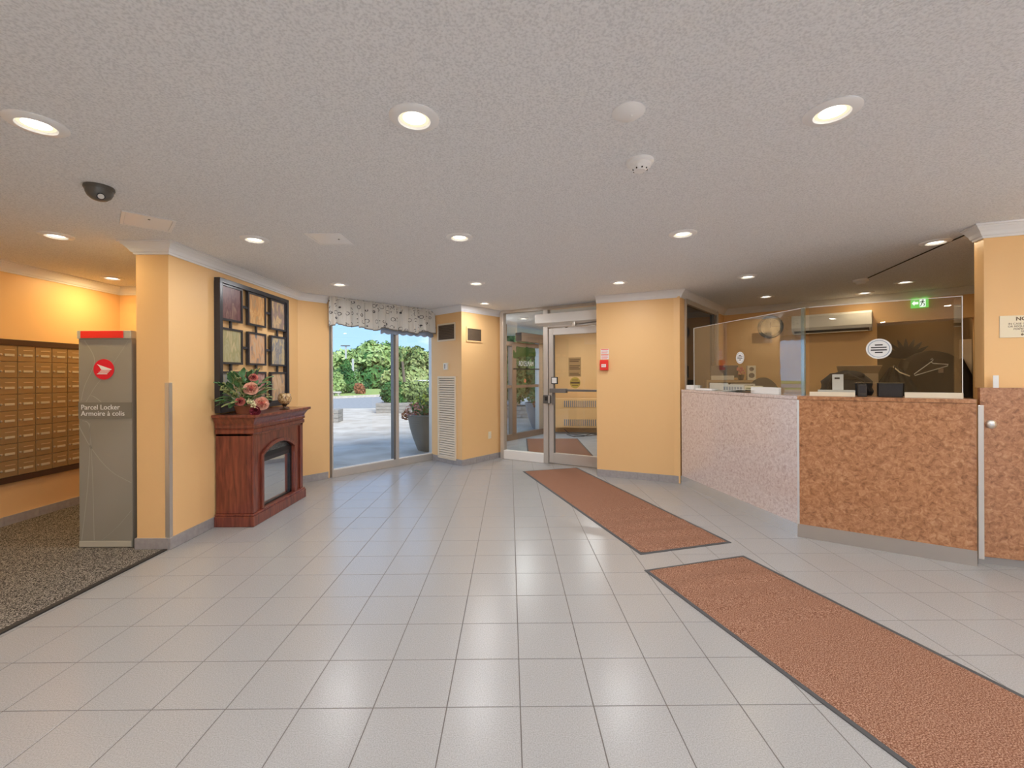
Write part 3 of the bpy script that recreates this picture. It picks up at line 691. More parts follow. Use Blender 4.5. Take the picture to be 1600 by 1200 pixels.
dm = MB().box(g, cw - g, -.038, -.02, g, rh - g).mesh('mailbox_door', M['bronze_box'], bev=.003)
nm_ = MB().box(cw * .30, cw * .82, -.043, -.0375, rh * .33, rh * .47).mesh('name_tag', M['name_tag'], bev=.0015)
sm_ = MB().box(cw * .30, cw * .86, -.0405, -.0375, rh * .70, rh * .745).mesh('slot_lip', M['bronze_edge'])
lm_ = MB().lathe([(0, .037), (.009, .037), (.009, .044), (.004, .046), (0, .046)], 10, (cw * .12, 0, rh * .42), 'y').mesh('lock', M['brushed'])
for i in range(10):
    for j in range(8):
        d_ = link('mailbox_door', dm, mbx, (A0 + i * cw, 0, zb0 + j * rh))
        for nm2, me in (('name_tag', nm_), ('slot_lip', sm_), ('lock', lm_)): link(nm2, me, d_)

# ------------------------------------------------------------------ framed wall art on WA
arts = [[(.16, .06, .06), (.24, .11, .10), (.34, .20, .15)], [(.62, .30, .10), (.72, .46, .20), (.45, .30, .16)], [(.25, .20, .16), (.62, .42, .22), (.35, .22, .20)],
        [(.40, .36, .17), (.50, .46, .27), (.62, .52, .30)], [(.70, .38, .18), (.62, .45, .30), (.20, .20, .22)], [(.22, .22, .24), (.65, .50, .25), (.40, .36, .30)],
        [(.28, .32, .32), (.58, .36, .18), (.64, .48, .30)], [(.32, .15, .14), (.52, .30, .25), (.60, .42, .34)], [(.60, .38, .20), (.68, .50, .32), (.34, .28, .24)]]
wa = thing('wall_art', 'large black open-grid frame holding nine abstract panels above the fireplace', 'wall art', WA.at(WA.px(335, 600)[0], 1.04), WA.rot)
aw = WA.px(446.4, 540, .05)[0] - WA.px(335, 540, .05)[0]; ah = 1.255; r = .042
part('outer_frame', MB().box(0, aw, -.055, -.001, 0, r).box(0, aw, -.055, -.001, ah - r, ah).box(0, r, -.055, -.001, r, ah - r).box(aw - r, aw, -.055, -.001, r, ah - r), M['frame_black'], wa, bev=.003)
pwid, phgt = .325, .345
gx = (aw - 2 * r - 3 * pwid) / 2; gz = (ah - 2 * r - 3 * phgt) / 2
cn = MB(); cn2 = 0
for i in range(3):
    for j in range(3):
        x0 = r + i * (pwid + gx); z0 = ah - r - (j + 1) * phgt - j * gz
        rr = .020
        fr = part('panel_frame', MB().box(x0, x0 + pwid, -.04, -.012, z0, z0 + rr).box(x0, x0 + pwid, -.04, -.012, z0 + phgt - rr, z0 + phgt).box(x0, x0 + rr, -.04, -.012, z0 + rr, z0 + phgt - rr).box(x0 + pwid - rr, x0 + pwid, -.04, -.012, z0 + rr, z0 + phgt - rr), M['frame_black'], wa)
        c = arts[j * 3 + i]; k = j * 3 + i
        am = ramp('art_%d' % k, [(.34, c[2]), (.48, c[0]), (.60, c[1]), (.72, c[0])], 5, rough=.35, detail=7, dist=1.2, stretch=(3.2, 1, 1.0), loc=(k * 3.1, 0, k * 1.7))
        part('art_panel', MB().box(x0 + rr, x0 + pwid - rr, -.03, -.014, z0 + rr, z0 + phgt - rr), am, fr)
        if i < 2: part('connector', MB().box(x0 + pwid, x0 + pwid + gx, -.032, -.014, z0 + phgt * .5 - .012, z0 + phgt * .5 + .012), M['frame_black'], wa)
        if j < 2: part('connector', MB().box(x0 + pwid * .45, x0 + pwid * .45 + .022, -.032, -.014, z0 - gz, z0), M['frame_black'], wa)

# ------------------------------------------------------------------ fireplace against WA
fs0 = 3.982 - 3.487
fp = thing('fireplace_mantel', 'cherry wood electric fireplace mantel with arched opening against the yellow wall', 'fireplace', WA.at(fs0, 0), WA.rot)
fw_, fd = 1.015, .35          # local: x 0..fw_, front face at y=-fd, wall at y=0
wb = -.016
part('plinth', MB().box(0, fw_, -fd - .03, wb, 0, .095).box(.008, fw_ - .008, -fd - .022, wb, .095, .115), M['cherry'], fp, bev=.006)
bx0, bx1 = .03, fw_ - .03; yf = -fd + .01
part('side_panel', MB().box(bx0, bx0 + .03, yf, wb, .115, .90), M['cherry'], fp, bev=.003)
part('side_panel', MB().box(bx1 - .03, bx1, yf, wb, .115, .90), M['cherry'], fp, bev=.003)
part('pilaster', MB().box(bx0, bx0 + .055, yf - .02, yf, .115, .86), M['cherry'], fp, bev=.006)
part('pilaster', MB().box(bx1 - .055, bx1, yf - .02, yf, .115, .86), M['cherry'], fp, bev=.006)
ax0, ax1, zs, za = .175, .835, .63, .742       # arch outer
cx = (ax0 + ax1) / 2
def arc(x0, x1, zsp, zap, n=16):
    hw = (x1 - x0) / 2; hh = zap - zsp; R = (hw * hw + hh * hh) / (2 * hh); c0 = (x0 + x1) / 2; q = math.asin(hw / R)
    return [(c0 + R * math.sin(q * (1 - 2 * i / n)), zap - R + R * math.cos(q * (1 - 2 * i / n))) for i in range(n + 1)]   # right to left
ar = arc(ax0 + .03, ax1 - .03, zs - .012, za - .028)
# face board with an arched hole, built as strips
fb = MB(); zf0, zf1 = .115, .83; y0_ = yf; y1_ = yf + .02
fb.box(bx0 + .055, ar[-1][0], y0_, y1_, zf0, zf1).box(ar[0][0], bx1 - .055, y0_, y1_, zf0, zf1)
for i in range(16):
    (xa, za1), (xb, zb1) = ar[i], ar[i + 1]
    fb.plate([(xb, zb1), (xa, za1), (xa, zf1), (xb, zf1)], y0_, y1_)
part('face_board', fb, M['cherry'], fp)
oa = arc(ax0, ax1, zs, za); ia = arc(ax0 + .034, ax1 - .034, zs - .012, za - .032)
am_ = MB(); ol = [(ax1, .116)] + oa + [(ax0, .116)]; il = [(ax1 - .034, .116)] + ia + [(ax0 + .034, .116)]
for i in range(len(ol) - 1):
    am_.plate([ol[i + 1], il[i + 1], il[i], ol[i]], yf - .022, yf + .001)
part('arch_moulding', am_, M['cherry'], fp, bev=.004)
part('inner_lining', MB().box(bx0 + .055, ar[-1][0] + .004, y1_, -.1, .115, .78).box(ar[0][0] - .004, bx1 - .055, y1_, -.1, .115, .78).box(bx0 + .055, bx1 - .055, -.1, -.06, .115, .83), M['dark'], fp)
part('arch_plaque', MB().plate([(p[0], p[1]) for p in ([(ar[0][0], .60)] + ar + [(ar[-1][0], .60)])][::-1], yf + .03, yf + .05), M['slate'], fp)
part('firebox_frame', MB().box(ar[-1][0], ar[0][0], yf + .022, yf + .05, .585, .60 + .03).box(ar[-1][0], ar[-1][0] + .02, yf + .022, yf + .05, .116, .585).box(ar[0][0] - .03, ar[0][0], yf + .022, yf + .05, .116, .585).box(ar[-1][0], ar[0][0], yf + .022, yf + .05, .116, .13), M['black'], fp)
part('vent_slot', MB().box(ar[-1][0] + .02, ar[0][0] - .03, yf + .028, yf + .05, .545, .585), M['frame_black'], fp)
part('glass_front', MB().box(ar[-1][0] + .02, ar[0][0] - .03, yf + .036, yf + .045, .13, .545), M['mirror_glass'], fp)
FP = [(wb, 0)]
def crown_fp(z0, prof):
    mb = MB(); path = [(0, wb), (0, 0), (1, 0), (1, wb)]
    # profile offsets o around a box bx0..bx1, yf
    rows = []
    for (o, z) in prof: rows.append([(bx0 - o, wb, z), (bx0 - o, yf - .02 - o, z), (bx1 + o, yf - .02 - o, z), (bx1 + o, wb, z)])
    vs = [p for r_ in rows for p in r_]; n_ = len(rows); fs = []
    for i in range(n_ - 1):
        for j in range(4): j2 = (j + 1) % 4; fs.append((i * 4 + j, i * 4 + j2, (i + 1) * 4 + j2, (i + 1) * 4 + j))
    fs += [(3, 2, 1, 0), tuple((n_ - 1) * 4 + j for j in range(4))]
    return mb.add(vs, fs)
part('frieze', crown_fp(0, [(-.004, .83), (.0, .83), (.0, .845), (.012, .855), (.012, .885), (.004, .893), (.004, .90)]), M['cherry'], fp)
part('cornice', crown_fp(0, [(.006, .90), (.016, .905), (.016, .925), (.010, .935), (.018, .955), (.036, .985), (.050, .998), (.054, 1.0)]), M['cherry'], fp)
part('mantel_top', MB().box(bx0 - .062, bx1 + .062, yf - .085, wb, 1.0, 1.028), M['cherry'], fp, bev=.006)
ZM = 1.0285
# flowers
random.seed(11)
fa_ = thing('flower_arrangement', 'silk arrangement of coral and maroon roses with leaves on the mantel', 'flowers', (-2.52, 4.13, ZM))
part('basket', MB().lathe([(0, 0), (.075, 0), (.095, .07), (.085, .075), (0, .07)], 20), M['terra'], fa_, smooth=True)
def petal(mb, c, ang, tilt, wd, h, curl, rot):
    def f(s, t):
        x = (s - .5) * wd * (.55 + .9 * math.sin(PI * (.12 + .72 * t))); z = h * t
        y = -curl * t * t - .35 * wd * (1 - (2 * s - 1) ** 2) * .5
        v = Vector((x, -y, z)); v = Matrix.Rotation(tilt, 3, 'X') @ v; v = Matrix.Rotation(ang, 3, 'Z') @ v
        return rot @ v + c
    mb.grid(f, 4, 4)
def rose(c, r_, m_in, m_out, face):
    rot = Vector(face).normalized().to_track_quat('Z', 'Y').to_matrix(); c = Vector(c)
    o1, o2 = MB(), MB()
    for k in range(5): petal(o1, c, k * 2.4, .10 + .08 * k, r_ * .55, r_ * .75, -.1 * r_, rot)
    for k in range(6): petal(o1, c, k * 2.4 + .5, .45, r_ * .75, r_ * .85, .05 * r_, rot)
    for k in range(8): petal(o2, c, k * 2 * PI / 8 + .3, -.75 - .12 * (k % 3), r_ * .9, r_ * 1.0, .2 * r_, rot)
    for k in range(6): petal(o2, c, k * 2 * PI / 6, .75 + .1 * (k % 2), r_ * .85, r_ * .95, .3 * r_, rot)
    ro = part('rose', o2, M[m_out], fa_, smooth=True); part('rose_heart', o1, M[m_in], ro, smooth=True)
def ap(u, v, Y):                  # point on the arrangement from where it shows in the photo
    d = ray(u, v); return (d[0] * Y + 2.52, Y - 4.13, HCAM + d[2] * Y - ZM)
rose(ap(392, 608, 4.02), .062, 'petal_coral', 'petal_peach', (.5, -.8, .25))
rose(ap(408.5, 631, 4.02), .062, 'petal_coral', 'petal_peach', (.5, -.8, .15))
rose(ap(375.5, 628, 3.98), .042, 'petal_maroon', 'petal_coral', (.4, -.85, .3))
rose(ap(396, 591, 4.10), .040, 'petal_maroon', 'petal_coral', (.5, -.8, .5))
rose(ap(399, 642, 3.98), .045, 'petal_maroon', 'petal_maroon', (.4, -.9, 0))
rose(ap(373, 594, 4.12), .03, 'petal_maroon', 'petal_coral', (.1, -.85, .5))
for (u, v, Y) in ((390, 628, 3.96), (396, 634, 3.95), (387, 625, 4.0), (394, 629, 3.97)):
    b_ = MB()
    for k in range(14):
        q = Vector((random.gauss(0, 1), random.gauss(0, 1), random.gauss(0, 1))).normalized() * .018; c = Vector(ap(u, v, Y)) + q
        b_.ball(c, .009, 6, 4)
    part('hydrangea_cluster', b_, M['petal_cream'], fa_, smooth=True)
leafme = []
for mt in ('leaf_silk', 'leaf_silk_pale'):
    mb = MB(); mb.grid(lambda s, t: ((s - .5) * .052 * math.sin(PI * min(1, t * .92 + .04)) ** .8, .10 * t, .012 * math.sin(PI * t) - .004 * abs(2 * s - 1) * 2), 4, 6); leafme.append(mb.mesh('leaf', M[mt], True))
for k in range(120):
    th_ = random.uniform(0, 2 * PI); el = random.uniform(-.15, 1.35)
    d_ = Vector((math.cos(th_) * math.cos(el), math.sin(th_) * math.cos(el) * 1.1, math.sin(el)))
    R_ = random.uniform(.05, .13) * (1 + .7 * max(0, d_.z)) 
    p = Vector((0, 0, .12)) + Vector((d_.x * R_ * .9, d_.y * R_ * 1.4, d_.z * R_ * 1.15))
    if p.x < -.19: p.x = -.17
    lf = link('leaf', leafme[0 if random.random() < .68 else 1], fa_, p)
    q = (d_ + Vector((random.uniform(-.5, .5), random.uniform(-.5, .5), random.uniform(-.5, .3)))).to_track_quat('Y', 'Z')
    lf.rotation_euler = q.to_euler(); lf.scale = [random.uniform(.7, 1.25)] * 3
sp_ = MB()
for k in range(9):
    b0 = Vector((random.uniform(-.03, .03), random.uniform(-.10, .02), .12)); tip = b0 + Vector((random.uniform(-.06, .06), random.uniform(-.26, -.02), random.uniform(.06, .27)))
    if k > 5: tip = b0 + Vector((random.uniform(-.05, .05), random.uniform(.1, .26), random.uniform(-.02, .12)))
    sp_.tube([b0, (b0 + tip) / 2 + Vector((0, 0, .02)), tip], [.003, .0025, .0015], 5)
    for j in range(22):
        q = b0.lerp(tip, .35 + .65 * j / 22) + Vector([random.gauss(0, .011) for _ in range(3)])
        sp_.ball(q, random.uniform(.006, .010), 5, 3)
part('filler_sprays', sp_, M['leaf_silk_pale'], fa_, smooth=True, kind='stuff')
# candle globe
cgp = thing('candle_globe', 'small amber mosaic glass globe on a dark pedestal at the far end of the mantel', 'candle holder', (-2.405, 4.615, ZM))
part('pedestal', MB().lathe([(0, 0), (.05, 0), (.052, .006), (.02, .014), (.014, .03), (.026, .045), (.034, .055), (0, .056)], 20), M['antique'], cgp, smooth=True)
part('globe', MB().lathe([(.02, .054), (.045, .065), (.062, .09), (.067, .118), (.060, .148), (.047, .168), (.044, .168), (.056, .147), (.062, .118), (.057, .092), (.04, .07), (0, .062)], 28), M['mosaic'], cgp, smooth=True)

# ------------------------------------------------------------------ reception counter
ZC = 1.19
rc = thing('reception_counter', 'waist-high mottled brown laminate reception counter with metal kick plates', 'counter', (0, 0, 0))
hx, hy = CH.y; ix, iy = CI.y
def off2(W1, W2, o):   # corner of two wall lines both shifted back by o
    P1 = W1.at(0, 0, -o); P2 = W2.at(0, 0, -o); d1, d2 = W1.d, W2.d
    den = d1[0] * d2[1] - d1[1] * d2[0]; t_ = ((P2[0] - P1[0]) * d2[1] - (P2[1] - P1[1]) * d2[0]) / den
    return (P1[0] + d1[0] * t_, P1[1] + d1[1] * t_)
def strip(W, c0, c1, o0, o1, z0, z1, s0=None, s1=None):
    """prism between offsets o0,o1 behind the face; ends are free or mitred on the CH/CI corner"""
    a = W.at(0 if s0 is None else s0, 0, -o0)[:2]; b = W.at(W.len if s1 is None else s1, 0, -o0)[:2]; c = W.at(W.len if s1 is None else s1, 0, -o1)[:2]; d = W.at(0 if s0 is None else s0, 0, -o1)[:2]
    if c0: a = off2(CH, CI, o0); d = off2(CH, CI, o1)
    if c1: b = off2(CH, CI, o0); c = off2(CH, CI, o1)
    return MB().prism([a, b, c, d], z0, z1)
fp1 = part('front_panel', strip(CH, 0, 1, 0, .035, .11, ZC - .032), M['laminate_lit'], rc, label='laminate panel facing the entrance, painted paler as lit by the window')
part('front_panel', strip(CI, 1, 0, 0, .035, .11, ZC - .032), M['laminate'], rc)
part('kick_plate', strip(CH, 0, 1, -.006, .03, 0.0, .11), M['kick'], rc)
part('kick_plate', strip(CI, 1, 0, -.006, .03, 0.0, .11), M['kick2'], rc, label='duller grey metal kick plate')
part('countertop', strip(CH, 0, 1, -.004, .36, ZC - .030, ZC), M['laminate_lit'], rc, bev=.002)
part('countertop', strip(CI, 1, 0, -.004, .36, ZC - .030, ZC), M['laminate'], rc, bev=.002)
part('corner_strip', MB().prism([off2(CH, CI, -.008), off2(CH, CI, .004), (CI.at(.012, 0, 0)[:2])], .11, ZC - .032), M['brushed'], rc)
part('shelf_inside', strip(CH, 0, 1, .035, .4, .72, .75), M['card'], rc); part('shelf_inside', strip(CI, 1, 0, .035, .4, .72, .75), M['card'], rc)
part('end_panel', strip(CI, 0, 0, .035, .36, 0, ZC - .032, s0=CI.len - .03), M['laminate'], rc)
ep = thing('metal_angle_strip', 'tall bent bright metal strip on the end of the counter by the lock', 'metal strip', CI.at(CI.len + .004, .06), CI.rot)
part('strip', MB().box(0, .03, -.012, .0, 0, 1.09), M['brushed'], ep, bev=.002)
# side gate with lock
GJ = Wall((3.345, 3.145), (4.79, 2.59))
gj = thing('laminate_gate', 'mottled brown laminate gate panel with round lock right of the counter', 'gate', GJ.at(.02), GJ.rot)
part('panel', MB().box(0, 1.45, 0, .03, .06, 1.272), M['laminate'], gj, bev=.002)
part('toe_recess', MB().box(.0, 1.45, .031, .05, 0, .06), M['kick2'], gj)
a, z = GJ.px(1548, 663); a -= .02
part('lock', MB().lathe([(0, 0), (.031, 0), (.031, .006), (.025, .014), (.012, .018), (0, .018)], 24, (a, 0, z), 'y').box(a - .012, a + .012, -.021, -.018, z - .003, z + .003), M['brushed'], gj, smooth=True)
part('bracket', MB().box(.07, .10, -.004, .0, 1.272, 1.36), M['white'], gj)
# notice plate on WK
a, z = WK.px(1561, 494); b_, z1n = WK.px(1562, 528); 
npw = .31; nph = z - z1n
np_ = thing('notice_plate', 'cream engraved NOTICE plate on the yellow wall above the laminate gate', 'sign', WK.at(a, z1n), WK.rot)
part('plate', MB().box(0, npw, -.006, 0, 0, nph), M['plate_cream'], np_, bev=.002)
for s_, sz, zz, bo_ in (('NOTICE', .036, .84, .001), ('IN CASE OF EMERGENCY', .0185, .62, 0), ('OR REQUIRING PARKING', .0185, .50, 0), ('PERMIT CONTACT', .0185, .38, 0), ('SECURITY', .0185, .27, 0), ('647 882-', .022, .13, .0008)):
    part('lettering', text(s_, sz, npw * .5, nph * zz, -.0062, bold=bo_, sx=1.05), M['ink_brown'], np_)
# acrylic screens standing on the counter
ZS = 1.942
S1 = Wall((2.235, 5.36), (2.51, 3.74)); S2 = Wall((2.52, 3.735), (3.31, 3.205))
s1 = thing('acrylic_screen', 'clear acrylic screen on the side of the counter painted pale as lit, facing the entrance', 'screen', S1.at(0, ZC), S1.rot)
part('sheet', MB().box(0, S1.len, 0, .006, 0.002, ZS - ZC), M['acrylic'], s1)
part('edge', MB().box(0, S1.len, -.001, .007, ZS - ZC, ZS - ZC + .004).box(-.004, 0, -.001, .007, 0, ZS - ZC), M['paper'], s1)
part('post', MB().box(S1.len - .035, S1.len - .004, -.004, .012, 0, ZS - ZC + .004), M['acrylic_edge'], s1)
part('base_rail', MB().box(S1.len - .62, S1.len - .26, -.03, -.002, 0, .062), M['white'], s1, bev=.003)
s2 = thing('acrylic_screen', 'clear acrylic screen on the brown side of the counter nearest the camera', 'screen', S2.at(0, ZC), S2.rot)
a = [S2.px(u, 610)[0] for u in (1336, 1355, 1373, 1413)]
hz = .115
part('sheet', MB().box(0.02, S2.len, 0, .006, hz, ZS - ZC).box(.02, a[0], 0, .006, 0.002, hz).box(a[3], S2.len, 0, .006, 0.002, hz), M['acrylic_front'], s2)
part('edge', MB().box(0.02, S2.len, -.001, .007, ZS - ZC, ZS - ZC + .004).box(S2.len - .003, S2.len + .001, -.001, .007, 0, ZS - ZC), M['paper'], s2)
part('return_sheet', MB().box(S2.len - .006, S2.len, .007, .2, 0.002, ZS - ZC), M['acrylic_front'], s2)
part('base_rail', MB().box(.02, a[0], -.014, -.002, 0, .036), M['cream'], s2, bev=.002); part('base_rail', MB().box(a[3], S2.len, -.014, -.002, 0, .042), M['cream'], s2, bev=.002)
part('slot_edge', MB().box(a[0], a[3], -.002, .008, hz - .003, hz), M['acrylic_edge'], s2)
def sticker(W, u, v, r_, label):
    a_, z_ = W.px(u, v); t_ = thing('round_notice', label, 'notice', W.at(a_, z_, .001), W.rot)
    part('disc', MB().lathe([(0, 0), (r_, 0), (r_, .0012), (0, .0012)], 32, ax='y'), M['paper'], t_)
    part('ring', MB().lathe([(r_ * .80, .0012), (r_ * .86, .0012), (r_ * .86, .0018), (r_ * .80, .0018)], 32, ax='y'), M['steel_blue'], t_)
    q = MB()
    for k_, (w2, zz) in enumerate(((.3, .38), (.6, .13), (.62, -.12), (.3, -.36))): q.box(-w2 * r_, w2 * r_, -.0025, -.0012, (zz - .06) * r_, (zz + .06) * r_)
    part('print', q, M['ink'], t_)
sticker(S1, 1156.5, 559, .062, 'white round notice sticker on the entrance-facing acrylic screen')
sticker(S2, 1373, 545, .080, 'white round notice sticker on the near acrylic screen')
# things on the counter
def on_counter(u, v, Y=None):      # point on the counter top seen at u, v
    x, y = fl(u, v, ZC); return x, y
def box_thing(name, label, cat, u, v, wd, dp, h, mat, rz=0, z=ZC + .001, extra=None, pos=None):
    x, y = pos if pos else fl(u, v, ZC)
    t_ = thing(name, label, cat, (x, y, z), rz)
    part('body', MB().box(0, wd, 0, dp, 0, h), M[mat], t_, bev=min(.004, h * .2))
    if extra: extra(t_)
    return t_
r1_ = CH.rot
def hx_(s, o): return CH.at(s, 0, -o)[:2]
box_thing('document_box', 'small white box at the far left end of the counter', 'box', 0, 0, .16, .09, .055, 'paper', r1_, pos=hx_(.06, .03), extra=lambda t_: part('label', MB().box(.06, .10, -.0015, 0, .015, .04), M['white_gloss'], t_))
box_thing('paper_stack', 'stack of white papers on the counter beside the small white box', 'papers', 0, 0, .30, .10, .018, 'paper', r1_ + .05, pos=hx_(.26, .03), extra=lambda t_: part('top_sheet', MB().box(.02, .28, .01, .11, .018, .022), M['white_gloss'], t_))
box_thing('folder', 'open white folder leaning low behind the paper stack on the counter', 'folder', 0, 0, .34, .012, .085, 'paper', r1_, pos=hx_(.28, .20))
def cards(t_):
    q = MB()
    for k_ in range(7): q.box(.02 + k_ * .045, .045 + k_ * .045, -.002, 0, .015, .05)
    part('print', q, M['steel_blue'], t_)
box_thing('postcard_rack', 'low white rack of printed leaflets in the middle of the counter', 'leaflet rack', 0, 0, .34, .02, .075, 'paper', r1_, pos=hx_(.66, .11), extra=cards)
box_thing('desk_calendar', 'yellow-white desk calendar strip standing on the counter', 'calendar', 0, 0, .24, .02, .07, 'plate_cream', r1_, pos=hx_(1.02, .11), extra=lambda t_: part('print', MB().box(.02, .22, -.0015, 0, .02, .026).box(.02, .2, -.0015, 0, .04, .046), M['leaf_dark'], t_))
q = thing('loose_papers', 'loose fanned papers lying on the middle of the counter', 'papers', (*hx_(.72, .02), ZC + .001), r1_)
for k_ in range(5):
    part('sheet', MB().grid(lambda s, t: (s * .28, t * .08, .003 + .006 * k_ + .01 * s * s * (k_ % 2)), 6, 2), M['paper'], q, loc=(k_ * .055, .002 * k_, 0), rz=(k_ - 2) * .03)
# behind the screens, on the near side
def s2p(s, o): return S2.at(s, 0, -o)[:2]
box_thing('black_file_box', 'black open box behind the right opening of the near acrylic screen', 'box', 0, 0, a[3] - a[2] - .004, .10, .112, 'black', S2.rot, pos=s2p(a[2], .015))
box_thing('payment_terminal', 'small black terminal behind the narrow opening of the near acrylic screen', 'terminal', 0, 0, (a[1] - a[0]) * .75, .08, .10, 'dark', S2.rot, pos=s2p(a[0] + .02, .015), extra=lambda t_: part('screen', MB().box(.01, .05, -.001, 0, .03, .09), M['dark_glass'], t_))
box_thing('white_tray', 'low white tray behind the near acrylic screen', 'tray', 0, 0, .25, .08, .05, 'white', S2.rot, pos=s2p(.08, .02))
def leaning(t_): part('picture', MB().box(.015, .05, -.001, 0, .09, .105), M['ink'], t_)
box_thing('leaflet', 'white leaflet standing upright behind the near acrylic screen', 'leaflet', 0, 0, .075, .004, .13, 'paper', S2.rot, z=ZC + .052, pos=s2p(.18, .05), extra=leaning)
# heap of black bags / clothes
random.seed(8)
hp = thing('black_bag', 'slumped black bag on the desk behind the near acrylic screen', 'bag', (*s2p(.14, .55), 1.12), S2.rot)
def lump(cx, cy, cz, rx, ry, rz_, sd=0):
    mb = MB(); mb.ball((cx, cy, cz), (rx, ry, rz_), 28, 16)
    mb.v = [(x + .06 * rx * math.sin(z * 60 + x * 25 + sd), y, z + .05 * rz_ * math.sin(x * 50 + sd) + .04 * rz_ * math.sin(y * 70 + sd)) for x, y, z in mb.v]; return mb
part('bag_body', lump(.17, .1, .13, .20, .13, .15), M['black_soft'], hp, smooth=True)
part('flap', lump(.19, .05, .24, .12, .10, .045, 2), M['black_soft'], hp, smooth=True)
part('strap', MB().tube([(.02, 0, .12), (.06, -.04, .22), (.17, -.05, .26), (.28, -.03, .20), (.33, 0, .10)], .008), M['dark'], hp, smooth=True)
cbx = thing('cardboard_box', 'open cardboard box behind the black bag in the office', 'box', (*s2p(.26, .80), 1.12), S2.rot)
part('carton', MB().box(0, .30, 0, .2, 0, .26), M['card'], cbx); part('flap', MB().add([(0, 0, .26), (.3, 0, .26), (.32, -.08, .33), (-.02, -.08, .33), (0, .004, .26), (.3, .004, .26), (.32, -.076, .334), (-.02, -.076, .334)], [(0,1,2,3),(7,6,5,4),(0,4,5,1),(1,5,6,2),(2,6,7,3),(3,7,4,0)]), M['card'], cbx)
bd = thing('office_desk', 'brown desk behind the counter holding the bag and carton', 'desk', (*s2p(-.25, .50), 0), S2.rot)
part('desk_top', MB().box(0, 1.15, 0, .55, 1.085, 1.115), M['wood_dark'], bd, bev=.003)
for x in (.02, 1.09):
    for y in (.02, .49): part('leg', MB().box(x, x + .04, y, y + .04, 0, 1.085), M['wood_dark'], bd)
# office back wall: air conditioner, clock, switches, exit sign, doorway
a0, zt_ = WL.px(1205, 499, .1); a1, _z = WL.px(1362.5, 490, .2); zt_ = WL.px(1362, 484, .2)[1]; zb_ac = WL.px(1362, 515, .2)[1]
ac = thing('air_conditioner', 'white wall-mounted air conditioner on the yellow office back wall', 'air conditioner', WL.at(a1 - .92, zb_ac), WL.rot)
hA = zt_ - zb_ac
prof = [(0, .0), (-.10, .0), (-.17, .035), (-.20, .08), (-.20, hA - .03), (-.18, hA), (0, hA)]
mb = MB(); n_ = len(prof); mb.add([(0, y, z) for y, z in prof] + [(.92, y, z) for y, z in prof], [tuple(range(n_)), tuple(range(2 * n_ - 1, n_ - 1, -1))] + [(i, (i + 1) % n_, n_ + (i + 1) % n_, n_ + i) for i in range(n_)])
part('casing', mb, M['white'], ac, bev=.006)
part('air_slot', MB().add([(.03, -.105, .001), (.89, -.105, .001), (.89, -.172, .038), (.03, -.172, .038), (.03, -.107, -.003), (.89, -.107, -.003), (.89, -.176, .034), (.03, -.176, .034)], [(0,1,2,3),(7,6,5,4),(0,4,5,1),(1,5,6,2),(2,6,7,3),(3,7,4,0)]), M['dark'], ac)
part('vane', MB().box(.04, .88, -.195, -.12, -.006, .0), M['white'], ac)
part('badge', MB().box(.70, .76, -.2025, -.2, hA * .52, hA * .62), M['white_gloss'], ac)
a, z = WL.px(1204, 511)
ck = thing('wall_clock', 'round dark-rimmed wall clock on the office back wall behind the acrylic', 'clock', WL.at(a, z), WL.rot)
part('rim', MB().lathe([(.135, .0), (.175, .0), (.178, .02), (.165, .035), (.14, .035), (.135, .02)], 40, ax='y'), M['grey_dome'], ck, smooth=True)
part('face', MB().lathe([(0, .001), (.136, .001), (.136, .008), (0, .008)], 40, ax='y'), M['cream'], ck)
tk = MB()
for i in range(12):
    q_ = i * PI / 6; tk.ball((.115 * math.sin(q_), -.009, .115 * math.cos(q_)), (.005, .002, .005), 6, 4)
part('hour_marks', tk, M['ink'], ck)
part('hand', MB().box(-.004, .004, -.012, -.010, -.01, .075), M['ink'], ck); part('hand', MB().box(-.01, .10, -.014, -.012, -.003, .003), M['ink'], ck)
for u, v, l in ((1355, 586, 'right of two cream light switches on the office back wall'), (1336, 586, 'left of two cream light switches on the office back wall')):
    a, z = WL.px(u, v); t_ = thing('light_switch', l, 'light switch', WL.at(a, z), WL.rot, 'office light switches')
    part('cover_plate', MB().box(-.055, .055, -.006, 0, -.065, .065), M['plate_cream'], t_, bev=.002); part('toggle', MB().box(-.008, .008, -.016, -.006, -.014, .014), M['dark'], t_, bev=.002)
a, z = WL.px(1437, 473, .06)
xs = thing('exit_sign', 'small green running man exit sign hanging high on the office back wall', 'exit sign', WL.at(a, z), WL.rot)
ew, eh = .14, .10; xs.scale = (.6, .6, .6)
part('housing', MB().box(-ew, ew, -.06, 0, -eh, eh), M['exit_green'], xs, bev=.003)
part('doorway_panel', MB().box(.0, .095, -.0625, -.06, -eh + .012, eh - .012), M['exit_white'], xs)
part('arrow', MB().plate([(-.125, 0), (-.08, -.055), (-.08, -.025), (-.02, -.025), (-.02, .025), (-.08, .025), (-.08, .055)], -.0625, -.06), M['exit_white'], xs)
rm = MB().ball((.052, -.065, .06), (.012, .002, .012), 8, 6)
for P_ in ([(.035, .045), (.03, .0), (.055, -.005), (.065, .042)], [(.035, .045), (.01, .03), (.005, .01), (.016, .008), (.03, .03)], [(.06, .04), (.085, .02), (.08, .01), (.055, .025)], [(.03, .0), (.02, -.04), (.0, -.07), (.012, -.075), (.036, -.042), (.045, -.002)], [(.045, 0), (.07, -.03), (.06, -.07), (.075, -.07), (.086, -.028), (.058, .0)]):
    rm.plate([p for p in P_], -.067, -.0625)
part('running_man', rm, M['leaf_dark'], xs)
part('hanger', MB().box(-.03, .03, -.04, -.02, eh, (HC - z) / .6), M['white'], xs)
